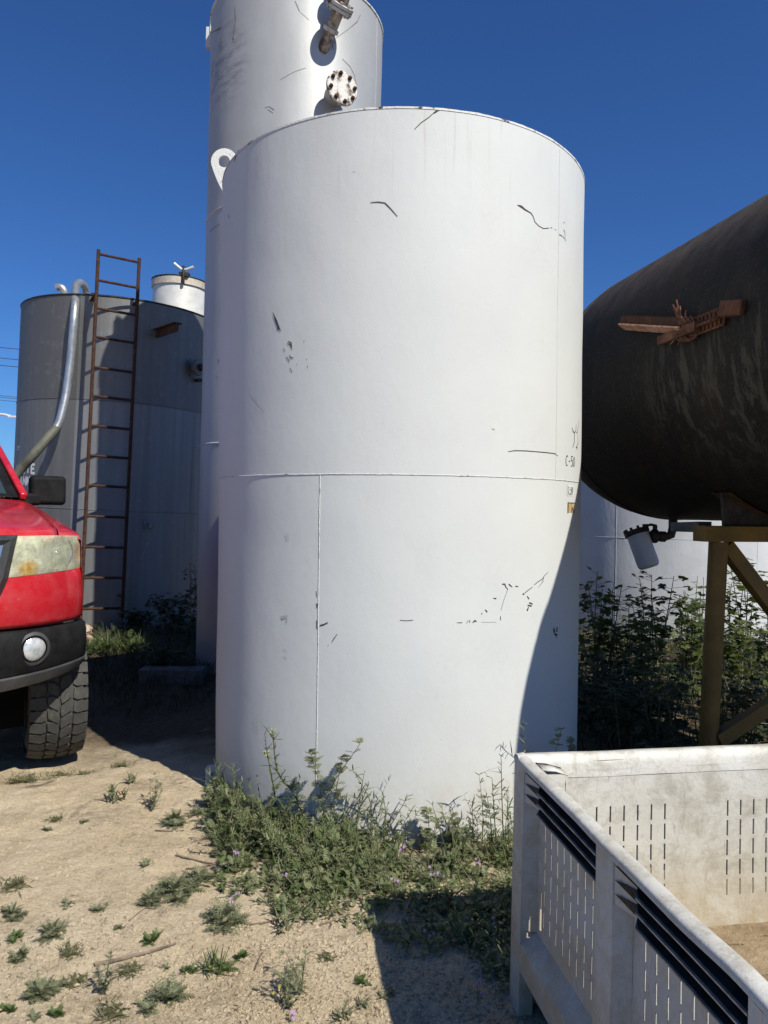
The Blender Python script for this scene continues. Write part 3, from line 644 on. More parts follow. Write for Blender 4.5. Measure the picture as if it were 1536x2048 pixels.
# ---------------------------------------------------------------- grey tank at the left
GY = 10.41; GX = -3.800; GR = 1.330
gt = thing('storage_tank', 'squat weathered grey tank with vertical streaks behind the red pickup', 'tank', (GX, GY, 0), (0, radians(2.0), 0), 'tanks in the yard')
GT = Cyl(gt, GR, .004, 21.0); GH_ = 4.10
GT.shell(.02, GH_, 160, 60).build('shell', W['grey'], gt, 180)
m = MB(); m.lathe([(0, GH_ + .07), (.6, GH_ + .045), (GR - .01, GH_ + .002), (GR - .01, GH_ - .02)], 80); m.build('roof', W['grey'], gt)
m = MB(); GT.ring(m, GH_ - .004, .012, n=200, wob=.08); m.build('top_rim', W['darkmetal'], gt)
for zz in (GT.hit(205, 800)[1], GT.hit(273, 1023)[1]):
    m = MB(); GT.ring(m, zz, .006, n=200); m.build('weld_seam', W['grey'], gt)
for (px, py), (za, zb) in (((158, 690), (2.80, GH_)), ((163, 900), (1.45, 2.78)), ((386, 900), (1.45, 2.78))):
    m = MB(); GT.seam(m, GT.hit(px, py)[0], za, zb, .006, 60); m.build('weld_seam', W['grey'], gt)
GI = mtx(gt).inverted()
def loc(px, py, Y): return GI @ at(px, py, Y)
# manway on the roof
c = loc(360, 598, 10.28); c.z = GH_ + .0
m = MB(); m.tube([(c.x, c.y, c.z - .02), (c.x, c.y, c.z + .53)], .365, 48); mw = m.build('manway', W['manway'], gt)
m = MB(); m.lathe([(.36, c.z + .435), (.385, c.z + .435), (.385, c.z + .525), (.36, c.z + .525)], 48, Matrix.Translation((c.x, c.y, 0)), True); m.build('clamp_band', W['band'], mw)
m = MB(); m.lathe([(0, c.z + .575), (.3, c.z + .565), (.39, c.z + .545), (.39, c.z + .532), (0, c.z + .532)], 48, Matrix.Translation((c.x, c.y, 0))); m.build('lid', W['darkmetal'], mw)
hd = c + Vector((.14, -.36, .555))
m = MB(); m.box(hd + Vector((0, .03, 0)), (.13, .10, .06)); m.tube([hd + Vector((0, -.02, -.13)), hd + Vector((0, -.02, .11))], .022, 8); m.build('clamp', W['darkmetal'], mw, 30, .006)
m = MB(); hb = hd + Vector((0, -.02, .06)); m.tube([hb + Vector((-.13, 0, .075)), hb + Vector((-.03, 0, 0)), hb + Vector((.04, 0, 0)), hb + Vector((.13, 0, .04))], [.020, .018, .018, .020], 8); m.build('wing_nut', W['manway'], mw)
m = MB(); q = c + Vector((.10, -.352, .045)); m.lathe([(0, 0), (.025, 0), (.025, .02), (0, .02)], 12, axis_frame(q, (.25, -1, 0))); m.build('drain_hole', W['void'], mw)
# roof vent: gooseneck
v0 = loc(130, 590, 10.0); v0.z = GH_ - .02
m = MB(); top = v0 + Vector((0, 0, .26))
m.tube([v0, top] + [top + Vector((-.075 + .075 * cos(t), -.02 * sin(t), .085 * sin(t))) for t in [i * pi / 12 for i in range(1, 9)]], .048, 16); m.build('vent_pipe', W['steel'], gt)
# long pipe arching over the rim and running down to the truck
def gs(px, py, off):                    # point standing off the shell by off metres
    a, z, t = GT.hit(px, py); return loc(px, py, (mtx(gt) @ GT.p(a, z)).y - off)
e0 = gs(157, 600, 0).y
P_ = [loc(174, 612, 9.80), loc(172, 582, 9.72), loc(166, 569, 9.6), loc(158, 566, 9.5), loc(152, 575, 9.36), gs(149.5, 620, .10), gs(142, 710, .12), gs(134, 775, .15), gs(127, 812, .19), gs(118, 845, .24), gs(107, 863, .30)]
sp = smooth_path(P_, 7)
m = MB(); m.tube(sp, .048, 16); pp = m.build('drop_pipe', W['steel'], gt)
P2 = [P_[-1] + (P_[-2] - P_[-1]) * .5, P_[-1], gs(70, 906, .55), gs(36, 945, .8), loc(-10, 1000, 8.6), loc(-60, 1080, 8.4), loc(-110, 1180, 8.3)]
m = MB(); m.tube(smooth_path(P2, 5), .054, 16); m.build('hose', W['olive'], pp)
# bracket arm, side nozzle, valve, little plate
ba, bz, _ = GT.hit(313, 660); d = radial(ba); b0 = GT.p(ba, bz)
tip = loc(356, 646, 8.75)
m = MB(); m.beam(b0 - d * .03, tip, .10, .012); m.beam(b0 - d * .03 + Vector((0, .0, -.05)), tip + Vector((0, 0, -.05)), .012, .10); m.build('bracket_arm', W['darkrust'], gt, 30)
m = MB(); m.prism([(-.09, -.07), (.09, -.07), (.09, .07), (-.09, .07)], b0 + d * .006, Vector((cos(ba), sin(ba), 0)), (0, 0, 1), .012); m.build('bracket_pad', W['grey'], gt, 30)
ba, bz, _ = GT.hit(386, 736); d = radial(ba); b0 = GT.p(ba, bz)
m = MB(); M_ = axis_frame(b0, d); m.lathe([(.06, -.03), (.06, .10), (.11, .10), (.11, .13), (.065, .13), (.05, .13), (.05, .05), (0, .05)], 32, M_); m.lathe([(.122, .0), (.122, .012), (.0, .012)], 32, M_); m.build('side_nozzle', W['grey'], gt)
m = MB(); m.tube([b0 + d * .13, b0 + d * .22, b0 + d * .25 + Vector((.25, .05, 0))], .045, 14); m.build('side_pipe', W['darkmetal'], gt)
ba, bz, _ = GT.hit(392, 761); d = radial(ba); b0 = GT.p(ba, bz)
m = MB(); m.tube([b0 - d * .02, b0 + d * .09], .022, 12); m.box(b0 + d * .10, (.10, .05, .04)); m.tube([b0 + d * .1, b0 + d * .1 + Vector((.1, -.03, .05))], .012, 8); m.build('sample_valve', W['darkmetal'], gt, 30)
ba, bz, _ = GT.hit(297, 1048); d = radial(ba); b0 = GT.p(ba, bz); tg_ = Vector((cos(ba), sin(ba), 0))
m = MB(); m.prism([(-.065, -.05), (.065, -.05), (.065, .05), (-.065, .05)], b0 + d * .012, tg_, (0, 0, 1), .02); m.tube([b0, b0 + d * .06, b0 + d * .07 + Vector((0, 0, -.05))], .018, 10); m.build('drain_fitting', W['grey'], gt, 30)
# stencilled words and the little number
def gtext(text, x0, y1, x1, y0, wid):
    a0, z0, _ = GT.hit(x0, y0); a1, _, _ = GT.hit(x1, y0); z1 = GT.hit((x0 + x1) / 2, y1)[1]
    m = MB(); write(GT, m, text, a0, z0, a1, z1 - z0, wid, .45); return m.build('stencil_lettering', W['stencil'], gt, 0)
gtext('WASTE', 33, 929, 70, 946, .030)
gtext('TANK', 35, 953, 60, 970, .028)
mark('number_lettering', GT, gt, W['stencil'], [([(33.5, 893), (40, 892)], 1.6), ([(34, 896), (41, 895)], 1.4), ([(33, 900), (39.5, 899)], 1.4), ([(36, 892), (37, 900)], 1.2)])
mark('scuff_mark', GT, gt, W['stencil'], [([(296, 1085), (282, 1120)], .6)])

# rusty ladder in front of the grey tank
lc = at(171, 1013, 8.72); lr = at(254, 1014, 8.96); mid = (lc + lr) / 2; ang = atan2(lr.y - lc.y, lr.x - lc.x); hw = (lr - lc).length / 2
ld = thing('ladder', 'rusty brown steel ladder standing against the grey tank', 'ladder', (mid.x - .05, mid.y, 0), (0, radians(2.0), ang))
LI = mtx(ld).inverted()
ztop = (LI @ at(197, 497, 8.72)).z; zbot = (LI @ at(160, 1238, 8.72)).z
for sx in (-1, 1):
    m = MB(); m.tube([(sx * hw, 0, zbot + (0 if sx < 0 else .0)), (sx * hw, 0, ztop + .015)], .021, 10); m.build('rail', W['darkrust'], ld)
for py in (503, 556, 613, 671, 732, 790, 850, 910, 970, 1032, 1094, 1156, 1218):
    x = 197 - (py - 497) * 37 / 741
    z = (LI @ at(x, py, 8.72)).z
    m = MB(); m.tube([(-hw, 0, z), (hw, 0, z)], .0165, 8); m.build('rung', W['darkrust'], ld)
for sx in (-1, 1):
    m = MB(); zz = (LI @ at(200, 585, 8.72)).z; m.beam((sx * hw, 0, zz), (sx * hw, .42, zz), .05, .012); m.tube([(sx * hw + .03, .42, zz - .02), (sx * hw + .03, .42, zz + .12)], .028, 10); m.build('stand_off', W['darkrust'], ld)
    m = MB(); zz = zbot + .25; m.beam((sx * hw, 0, zz), (sx * hw, .36, zz), .05, .012); m.build('stand_off', W['darkrust'], ld)

# ---------------------------------------------------------------- pale tank beyond the black one
bt = thing('storage_tank', 'broad pale tank far behind the yellow support legs', 'tank', (4.16, 10.5, 0), group='tanks in the yard')
BT = Cyl(bt, 1.9, .006, 33.0); BT.shell(-.05, 3.05, 120, 40).build('shell', W['bgtank'], bt, 180)
m = MB(); m.lathe([(0, 3.25), (1.0, 3.15), (1.89, 3.05), (1.89, 3.0)], 80); m.build('roof', W['bgtank'], bt)
for a in (-.75, .1):
    m = MB(); BT.seam(m, a, 0, 3.05, .0025, 60); m.build('weld_seam', W['bgtank'], bt)
m = MB(); BT.ring(m, 1.2, .003, n=160); m.build('weld_seam', W['bgtank'], bt)

# ---------------------------------------------------------------- black horizontal tank on yellow legs
KC = Vector((2.403, 3.911, 0)); KA = -.1927; KL, KR, KZ, KK = 2.997, .9105, 2.3685, .98
kt = thing('horizontal_tank', 'black weathered horizontal tank raised on yellow steel legs', 'tank', (KC.x, KC.y, 0), (0, 0, -KA), 'tanks in the yard')
# local frame: y along the axis away from the camera, x to the right
m = MB(); prof = []
for i in range(17):
    q = pi / 2 * i / 16; prof.append((KR * sin(q), -KL / 2 - KK * KR * cos(q)))
for i in range(1, 40): prof.append((KR, -KL / 2 + KL * i / 40))
for i in range(17):
    q = pi / 2 * (1 - i / 16); prof.append((KR * sin(q), KL / 2 + KK * KR * cos(q)))
m.lathe(prof, 128, axis_frame((0, 0, KZ), (0, 1, 0)))
m.v = [tuple(Vector(p) + (Vector(p) - Vector((0, p[1], KZ))).normalized() * .004 * fbm(p[0] * 2, p[1] * 2, p[2] * 2, 3)) if (abs(p[0]) + abs(p[2] - KZ)) > 1e-4 else p for p in m.v]
m.build('shell', W['black'], kt, 180)
for yy in (-KL / 2, KL / 2):
    m = MB(); M_ = axis_frame((0, yy, KZ), (0, 1, 0)); m.lathe([(KR - .01, -.012), (KR + .004, -.006), (KR + .004, .006), (KR - .01, .012)], 128, M_); m.build('weld_seam', W['black'], kt)
KI = mtx(kt).inverted()
def kloc(px, py, Y): return KI @ at(px, py, Y)
leg_t = kloc(1437, 1075, 4.03)
for fy in (leg_t.y, -.95):
    lx = abs(leg_t.x); zt = 1.44
    m = MB()
    m.box((0, fy, zt - .045), (2 * lx + .24, .11, .085)); cb = m.build('cross_beam', W['yellow'], kt, 30, .004)
    m = MB()        # saddle plate following the belly
    for i in range(13):
        a = -.62 + 1.24 * i / 12; 
    rows = [[(sin(-.62 + 1.24 * i / 12) * rr, fy + yy, KZ - cos(-.62 + 1.24 * i / 12) * rr) for i in range(13)] for rr, yy in ((KR + .012, -.09), (KR + .012, .09), (KR + .002, .09))]
    m.grid(rows); m.build('saddle', W['darkrust'], kt)
    web = [(-.52, zt - .004), (.52, zt - .004)] + [(sin(a) * (KR + .008), KZ - cos(a) * (KR + .008)) for a in [.62 - 1.24 * i / 12 for i in range(13)]]
    m = MB(); m.prism(web, (0, fy, 0), (1, 0, 0), (0, 0, 1), .02); m.build('saddle_web', W['darkmetal'], kt, 30)
    for sx in (-1, 1):
        tp = Vector((sx * lx, fy, zt - .09)); bs = Vector((sx * lx - .055 if sx < 0 else lx + .055, fy, 0.0))
        m = MB(); m.tube([bs - Vector((0, 0, .03)), tp], .050, 20); m.lathe([(.0, 0), (.13, 0), (.13, .015), (0, .015)], 4, Matrix.Translation((bs.x, bs.y, .012))); m.build('leg', W['yellow'], kt)
        m = MB(); ot = Vector((-sx * lx * .1, fy + .0, .62))
        m.beam(tp + Vector((-sx * .06, .03, -.02)), Vector((-sx * lx * .12, fy + .03, .70)), .07, .075); m.build('brace', W['yellow'], kt, 30)
        m = MB(); m.beam(Vector((sx * lx * 1.02, fy - .03, .28)), Vector((-sx * lx * .12, fy - .03, .62)), .06, .075); m.build('brace', W['yellow'], kt, 30)
# drain pipe, elbow, valve, hanging filter canister
q0 = kloc(1346, 1040, 5.12); q1 = kloc(1346, 1064, 5.12); q2 = kloc(1330, 1073.5, 5.13); q3 = kloc(1288, 1071, 5.16)
m = MB(); m.tube([q0 + Vector((0, 0, .1)), q0, q0 * .4 + q1 * .6, q1 * .75 + q2 * .25 + Vector((.0, 0, -.012)), q2, q3], .030, 16)
m.tube([q0 + Vector((0, 0, .06)), q0 + Vector((0, 0, .01))], .040, 16)
m.tube([q2 + Vector((.004, 0, 0)), q2 + (q3 - q2) * .25], .037, 12)
dr = m.build('drain_pipe', W['darkmetal'], kt)
m = MB(); vc = q2 + (q3 - q2) * .48
m.tube([q2 + (q3 - q2) * .28, q2 + (q3 - q2) * .36, vc, q2 + (q3 - q2) * .62, q2 + (q3 - q2) * .72], [.034, .046, .05, .046, .034], 14)
m.tube([vc, vc + Vector((0, 0, .075))], .016, 8); m.tube([vc + Vector((.01, 0, .072)), vc + Vector((-.03, 0, .08)), vc + Vector((-.075, 0, .07))], .009, 8); m.build('ball_valve', W['darkmetal'], dr, 35)
fh = kloc(1274, 1066, 5.16); fb = kloc(1299, 1135, 5.10); dd = (fb - fh).normalized()
m = MB(); M_ = axis_frame(fh, dd)
m.lathe([(0, -.026), (.06, -.026), (.080, -.016), (.082, .008), (.076, .014), (0, .014)], 28, M_)
for i in range(10):
    p = M_ @ Vector((.076 * cos(i * pi / 5), .076 * sin(i * pi / 5), -.02)); m.lathe([(0, -.022), (.010, -.018), (.010, .034), (0, .034)], 6, axis_frame(p, dd))
fc = m.build('filter_head', W['darkmetal'], kt, 30)
m = MB(); L_ = (fb - fh).length; m.lathe([(0, .0), (.074, .0), (.074, L_ - .03), (.068, L_ - .008), (.055, L_), (0, L_)], 32, M_); m.build('filter_canister', W['canister'], fc)
m = MB(); m.beam(kloc(1352, 1054, 5.05), kloc(1410, 1054, 4.2), .07, .062); m.build('drain_header', W['darkmetal'], kt, 30)
# rusty arm lashed to a welded stub on the left flank
def khit(px, py):
    o = KI @ Vector((0, 0, H)); d = KI.to_3x3() @ ray(px, py); o = o - Vector((0, 0, KZ))
    A = d.x ** 2 + d.z ** 2; B = 2 * (o.x * d.x + o.z * d.z); Cc = o.x ** 2 + o.z ** 2 - KR ** 2
    t = (-B - sqrt(max(0, B * B - 4 * A * Cc))) / 2 / A; q = o + d * t; return q + Vector((0, 0, KZ)), t
s0, t0 = khit(1482, 616); nrm = Vector((s0.x, 0, s0.z - KZ)).normalized()
Ys = (mtx(kt) @ s0).y
tip = kloc(1449, 619, (mtx(kt) @ khit(1449, 619)[0]).y - .035)
m = MB(); m.beam(s0 + (s0 - tip) * .3, tip, .075, .07); m.build('welded_stub', W['rustarm'], kt, 30, .006)
def ks(px, py, off):
    q, t = khit(px, py); return kloc(px, py, (mtx(kt) @ q).y - off)
a1, a2 = ks(1372, 654, .045), ks(1247, 647, .08)
dirn = (a2 - a1).normalized(); per = Vector((0, 0, 1))
m = MB()       # angle iron: upper flange facing the tank, lower flange facing the camera
m.beam(a1 + Vector((0, .03, .02)), a2 + Vector((0, .03, .02)), .012, .062)
m.beam(a1 + Vector((.03, .03, .055)), a2 + Vector((.03, .03, .055)), .05, .008)
arm = m.build('angle_iron', W['darkrust'], kt, 30)
m = MB(); m.beam(a1 + Vector((-.02, -.01, -.022)), a2 + dirn * -.01 + Vector((-.02, -.01, -.022)), .060, .010, (.35, -.75, .5)); m.build('lower_flange', W['rustlit'], arm, 30)  # sunlit face of the flange put into a paler rust colour
m = MB(); m.beam(ks(1318, 682, .04), ks(1392, 652, .10), .02, .045); m.build('flat_bar', W['rustarm'], kt, 30)
m = MB(); c0, c1 = ks(1362, 664, .06), ks(1446, 632, .03); n_ = 11
for i in range(n_):
    for sgn in (-1, 1):
        c = c0 + (c1 - c0) * ((i + (.5 if sgn > 0 else 0)) / n_); dx = (c1 - c0).normalized(); sd_ = dx.cross(Vector((0, 1, 0)) if sgn > 0 else Vector((0, 0, 1))).normalized()
        pts = [c + dx * .020 * cos(t) + (sd_ * .030 + Vector((0, 0, 1)) * .012 * sgn) * sin(t) for t in [k * 2 * pi / 10 for k in range(11)]]
        m.tube(pts, .0075, 6, False)
for i in range(5):          # turns of the lashing round the iron
    c = ks(1362 + 5 * i, 656 + 3 * (i % 2), .055); pts = [c + Vector((.012 * sin(2 * t), .045 * cos(t), .055 * sin(t))) for t in [k * 2 * pi / 12 for k in range(13)]]
    m.tube(pts, .0075, 6, False)
ch = m.build('chain', W['rustarm'], kt)
m = MB(); w0 = ks(1362, 660, .07)
for ex, ey in ((1353, 600), (1346, 610), (1360, 612), (1372, 620), (1352, 616), (1366, 632), (1341, 688), (1356, 690)):
    e = ks(ex, ey, .07); m.tube([w0, w0 * .45 + e * .55 + Vector((.006, 0, -.003)), e], [.006, .005, .0035], 6)
m.build('wire_ends', W['rust'], ch)

# ---------------------------------------------------------------- plastic harvest bin
e1 = Vector((.988, .155, 0)).normalized(); bc = Vector((.413, 2.28, 0))
bang = atan2(e1.y, e1.x)
bn = thing('harvest_bin', 'weathered white slotted plastic harvest bin with torn inside corner', 'bin', bc, (0, 0, bang))
# local frame: x along the far wall, -y towards the camera along the left wall
BW = 1.2; BZ = .755; FL = .20
def holes_panel(m, P, s0, s1, z0, z1, holes, th):      # P(s, z, o): o = depth behind the outer face
    ss = sorted({s0, s1} | {v for h in holes for v in h[:2]}); zz = sorted({z0, z1} | {v for h in holes for v in h[2:]})
    ss = [v for v in ss if s0 - 1e-9 <= v <= s1 + 1e-9]; zz = [v for v in zz if z0 - 1e-9 <= v <= z1 + 1e-9]
    hs_ = set()
    for a, b, c, d in holes:
        for i in range(len(ss) - 1):
            if a - 1e-9 <= ss[i] and ss[i + 1] <= b + 1e-9:
                for j in range(len(zz) - 1):
                    if c - 1e-9 <= zz[j] and zz[j + 1] <= d + 1e-9: hs_.add((i, j))
    ni, nj = len(ss), len(zz); vs = [P(s, z, o) for o in (0, th) for s in ss for z in zz]; ix = lambda o, i, j: (o * ni + i) * nj + j
    fs = []
    solid = lambda i, j: 0 <= i < ni - 1 and 0 <= j < nj - 1 and (i, j) not in hs_
    for i in range(ni - 1):
        for j in range(nj - 1):
            if not solid(i, j): continue
            fs.append((ix(0, i, j), ix(0, i + 1, j), ix(0, i + 1, j + 1), ix(0, i, j + 1)))
            fs.append((ix(1, i, j), ix(1, i, j + 1), ix(1, i + 1, j + 1), ix(1, i + 1, j)))
            if not solid(i - 1, j): fs.append((ix(0, i, j), ix(0, i, j + 1), ix(1, i, j + 1), ix(1, i, j)))
            if not solid(i + 1, j): fs.append((ix(0, i + 1, j), ix(1, i + 1, j), ix(1, i + 1, j + 1), ix(0, i + 1, j + 1)))
            if not solid(i, j - 1): fs.append((ix(0, i, j), ix(1, i, j), ix(1, i + 1, j), ix(0, i + 1, j)))
            if not solid(i, j + 1): fs.append((ix(0, i, j + 1), ix(0, i + 1, j + 1), ix(1, i + 1, j + 1), ix(1, i, j + 1)))
    m.add(vs, fs)
bays = [(.085, .575), (.66, 1.125)]
def bin_wall(o, sd, od, seed):
    # o: corner, sd: unit along wall, od: unit inwards
    P = lambda s, z, q: Vector(o) + sd * s + od * (q + .004 * noise.noise(Vector((s * 4, z * 3, seed)))) + Vector((0, 0, z + (.004 * noise.noise(Vector((s * 3.2, seed, 1))) if z > .6 else 0)))
    m = MB(); TH_ = .0050; rec = .042
    RB = []; FN = []
    for s0, s1 in bays:
        holes = []; k = 0; s = s0 + .062
        while s < s1 - .05:
            z = .295
            while z + .03 < .632:
                holes.append((s, s + .0056, z, min(z + .050, .634))); z += .0625
            s += .0452; k += 1
        if seed == 1 and s0 < .1:
            holes += [(s0 + .018, s0 + .023, .29, .345), (s0 + .036, s0 + .050, .276, .34), (s0 + .040, s0 + .046, .34, .39)]
        holes_panel(m, lambda s, z, q: P(s, z, rec + q), s0, s1, .25, .645, holes, TH_)
        # recessed band under the rim with two thin fins, blending out of the post at its start
        mr = MB(); rows = []
        tr = .15; RQ = .040; sr = s0 + (s1 - s0) * tr
        for z, q in ((.737, .0), (.7365, RQ), (.641, RQ), (.640, rec)): rows.append([P(sr + (s1 - sr) * i / 12, z, q) for i in range(13)])
        mr.grid(rows, True); mr.add([P(s1, z, q) for z, q in ((.737, .0), (.737, RQ), (.640, RQ), (.640, .0))], [(0, 1, 2, 3)])
        for z0_, z1_ in ((.7075, .736), (.676, .7025), (.645, .671)):     # grooves run out to points on the sloping start
            mr.add([P(s0 + .004, z0_ + .020, .0), P(sr, z0_, RQ * .55), P(sr, z1_, RQ * .55)], [(0, 1, 2)])
            mr.add([P(sr, z0_, RQ * .55), P(sr + .001, z0_, RQ), P(sr + .001, z1_, RQ), P(sr, z1_, RQ * .55)], [(0, 1, 2, 3)])
        m.grid([[P(s0 + (sr - s0) * i / 4, z, .003 + RQ * .55 * i / 4) for i in range(5)] for z in (.738, .69, .640)], True)
        m.grid([[P(s0 + (sr - s0) * i / 4, .640, .003 + RQ * .55 * i / 4) for i in range(5)], [P(s0 + (sr - s0) * i / 4, .638, rec) for i in range(5)]], True)
        RB.append(mr)
        for zf in (.7065, .675, .6435):
            for dark, sec in ((1, ((zf - .0045, RQ), (zf - .0035, .0045), (zf + .001, .0045), (zf + .0035, RQ))), (0, ((zf - .0035, .0045), (zf - .003, -.001), (zf + .0015, -.0015), (zf + .0015, .0045)))):
                mf = MB(); mf.grid([[P(sr + (s1 - sr) * i / 12, z, q if i > 0 else max(q, .02)) for i in range(13)] for z, q in sec], True); FN.append((mf, dark))
        # ledge over the fork pocket and its face
        rows = [[P(s0 + (s1 - s0) * i / 8, z, q) for i in range(9)] for z, q in ((.255, rec), (.215, -.004), (.135, -.004), (.125, .03))]
        m.grid(rows, True)
        # side cheeks of the recess
        m.add([P(s0, .640, 0), P(s0, .255, 0), P(s0 + .012, .255, rec), P(s0 + .012, .640, rec)], [(0, 1, 2, 3)])
        m.add([P(s1, .640, 0), P(s1, .255, 0), P(s1 - .012, .255, rec), P(s1 - .012, .640, rec)], [(3, 2, 1, 0)])
    wl = m.build('slotted_wall', W['bin'], bn, 25)
    for q in RB: q.build('rib_recess', W['recess_shade'], wl, 30)
    for q, dk in FN: q.build('rib_shelf' if dk else 'rib_lip', W['recess_shade'] if dk else W['bingrey'], wl, 30)
    for s0, s1 in ((.0, .085), (.575, .66), (1.125, 1.2)):
        za = .0; m = MB()
        rows = []
        for z in (.737, .5, .3, .14, za):
            fl = .006 * (1 - z / .7)
            rows.append([P(s0, z, -fl), P(s0 + (s1 - s0) * .5, z, -.003 - fl), P(s1, z, -fl), P(s1, z, .037), P(s0, z, .037), P(s0, z, -fl)])
        m.grid(rows); m.add([rows[-1][i] for i in range(5)], [(4, 3, 2, 1, 0)])
        m.build('post', W['bin'], wl, 40)
    m = MB()      # rolled rim
    rows = []
    n_ = 40
    for i in range(n_ + 1):
        s = BW * i / n_; dz = .004 * noise.noise(Vector((s * 5, seed * 3, 7))); dq = .003 * noise.noise(Vector((s * 6, seed, 2)))
        rows.append([P(s, z + dz, q + dq) for q, z in ((.006, .736), (-.003, .7375), (-.004, .748), (.002, .7545), (.026, .757), (.036, .752), (.044, .725), (.0478, .690))])
    m.grid(rows); m.build('rim', W['bin'], wl, 50)
    m = MB()      # smooth inner band between the rim and the slotted field
    rows = [[P(BW * i / 30, z, q) for i in range(31)] for z, q in ((.712, .0455), (.642, rec + TH_))]
    m.grid(rows)
    for s0, s1 in ((.04, .085), (.575, .66), (1.125, 1.16)):
        m.grid([[P(s0 + (s1 - s0) * i / 3, z, rec + TH_) for i in range(4)] for z in (.643, .5, .35, .20)])
    for s0, s1 in bays:
        m.grid([[P(s0 + (s1 - s0) * i / 6, z, rec + TH_) for i in range(7)] for z in (.252, .20)])
    m.build('liner', W['bin'], wl, 30)
X, Y_ = Vector((1, 0, 0)), Vector((0, 1, 0))
bin_wall((0, 0, 0), -Y_, X, 1)                    # left wall seen from outside
bin_wall((BW, 0, 0), -X, -Y_, 2)                  # far wall
bin_wall((0, -BW, 0), X, Y_, 3)                   # near wall
bin_wall((BW, -BW, 0), Y_, -X, 4)                 # right wall
m = MB(); hol = []
for i in range(8):
    for j in range(8):
        x = .12 + i * .125; y = .10 + j * .135 + (.03 if i % 2 else 0)
        hol.append((x, x + .055, y, y + .008))
holes_panel(m, lambda s, z, q: Vector((s, -BW + z, FL + .012 * noise.noise(Vector((s * 5, z * 5, 2))) - q)), .045, BW - .045, .045, BW - .045, hol, .012)
m.build('floor_panel', W['binfloor'], bn, 40)
for y in (-.09, -.60, -1.11):
    m = MB(); m.box((.6, y, .065), (1.06, .09, .115)); m.build('skid', W['bin'], bn, 30, .006)
# torn inside corner: a dark sheet painting a shaded gap under the rim, a broken gusset and a curled flap below it
m = MB(); m.grid([[(.046, -.0515, .742), (.080, -.0515, .738), (.128, -.0515, .724)], [(.046, -.0515, .722), (.085, -.0515, .716), (.132, -.0515, .712)]], True)
m.grid([[(.0515, -.046, .742), (.0515, -.10, .738)], [(.0515, -.046, .715), (.0515, -.11, .722)]]); m.build('torn_gap_shade', W['recess_shade'], bn, 0)
m = MB(); m.prism([(0, 0), (.082, .004), (.076, -.030), (.080, -.062), (.006, -.058)], (.048, -.092, .716), (1, 0, 0), (0, 0, 1), .006)
m.prism([(0, 0), (.042, 0), (.040, -.062), (0, -.064)], (.130, -.094, .720), (0, 1, 0), (0, 0, 1), .005)
m.add([(.048, -.092, .716), (.130, -.094, .720), (.126, -.052, .716), (.052, -.052, .712)], [(0, 1, 2, 3)]); m.build('torn_gusset', W['bin'], bn, 20)
m = MB(); m.grid([[(.050, -.060, .738), (.090, -.070, .735), (.128, -.075, .722)], [(.052, -.085, .728), (.094, -.098, .728), (.134, -.094, .712)]]); m.build('torn_flap', W['bin'], bn, 60, solid=.003)

# ---------------------------------------------------------------- red pickup
tk = thing('pickup_truck', 'red pickup truck with fogged yellow headlight and black bumper, cut by the frame', 'pickup', (-2.2715, 3.5576, 0), (0, 0, .622))
HWD = .85
def fyy(x): return .02 + .30 * (abs(x) / HWD) ** 3.2
plan = [(HWD * sin(pi / 2 * i / 16), None) for i in range(17)]
half = [(HWD * (i / 18), fyy(HWD * i / 18)) for i in range(19)] + [(.858, .37), (.862, .44)]
path = [(-x, y) for x, y in half[:0:-1]] + half
def outn(i):
    a = path[max(i - 1, 0)]; b = path[min(i + 1, len(path) - 1)]; d = Vector((b[0] - a[0], b[1] - a[1])).normalized(); return Vector((d.y, -d.x))
def bandrow(zf, off, sel=None):
    r = []
    for i, (x, y) in enumerate(path):
        n_ = outn(i); r.append((x + n_.x * off, y + n_.y * off, zf(abs(x))))
    return r
ztop = lambda x: 1.10 + .035 * (x / .82)
zbot = lambda x: .862 - .018 * (x / .85)
m = MB(); m.grid([bandrow(lambda x: ztop(x) + .004, -.012), bandrow(ztop, .0), bandrow(lambda x: ztop(x) - .06, .012), bandrow(lambda x: (ztop(x) + zbot(x)) / 2, .018), bandrow(lambda x: zbot(x) + .03, .012), bandrow(zbot, .0), bandrow(lambda x: zbot(x) - .005, -.03)], True)
m.build('front_panel', W['red'], tk, 60)
m = MB(); zb0 = lambda x: .850 - .018 * (x / .85); zb1 = lambda x: .600 + .030 * (x / .85) ** 2
m.grid([bandrow(zb0, -.03), bandrow(zb0, .020), bandrow(lambda x: zb0(x) - .012, .034), bandrow(lambda x: (zb0(x) + zb1(x)) / 2, .042), bandrow(lambda x: zb1(x) + .01, .036), bandrow(zb1, .028), bandrow(lambda x: zb1(x) - .004, .018)], True)
bp = m.build('bumper', W['blackplastic'], tk, 60)
m = MB(); zl = lambda x: .520 + .045 * (x / .85) ** 2
m.grid([bandrow(lambda x: zb1(x) - .002, .024), bandrow(lambda x: zb1(x) - .012, .034), bandrow(lambda x: (zb1(x) + zl(x)) / 2, .026), bandrow(zl, .0), bandrow(lambda x: zl(x) + .01, -.05)], True); m.build('air_dam', W['greyplastic'], bp, 60)
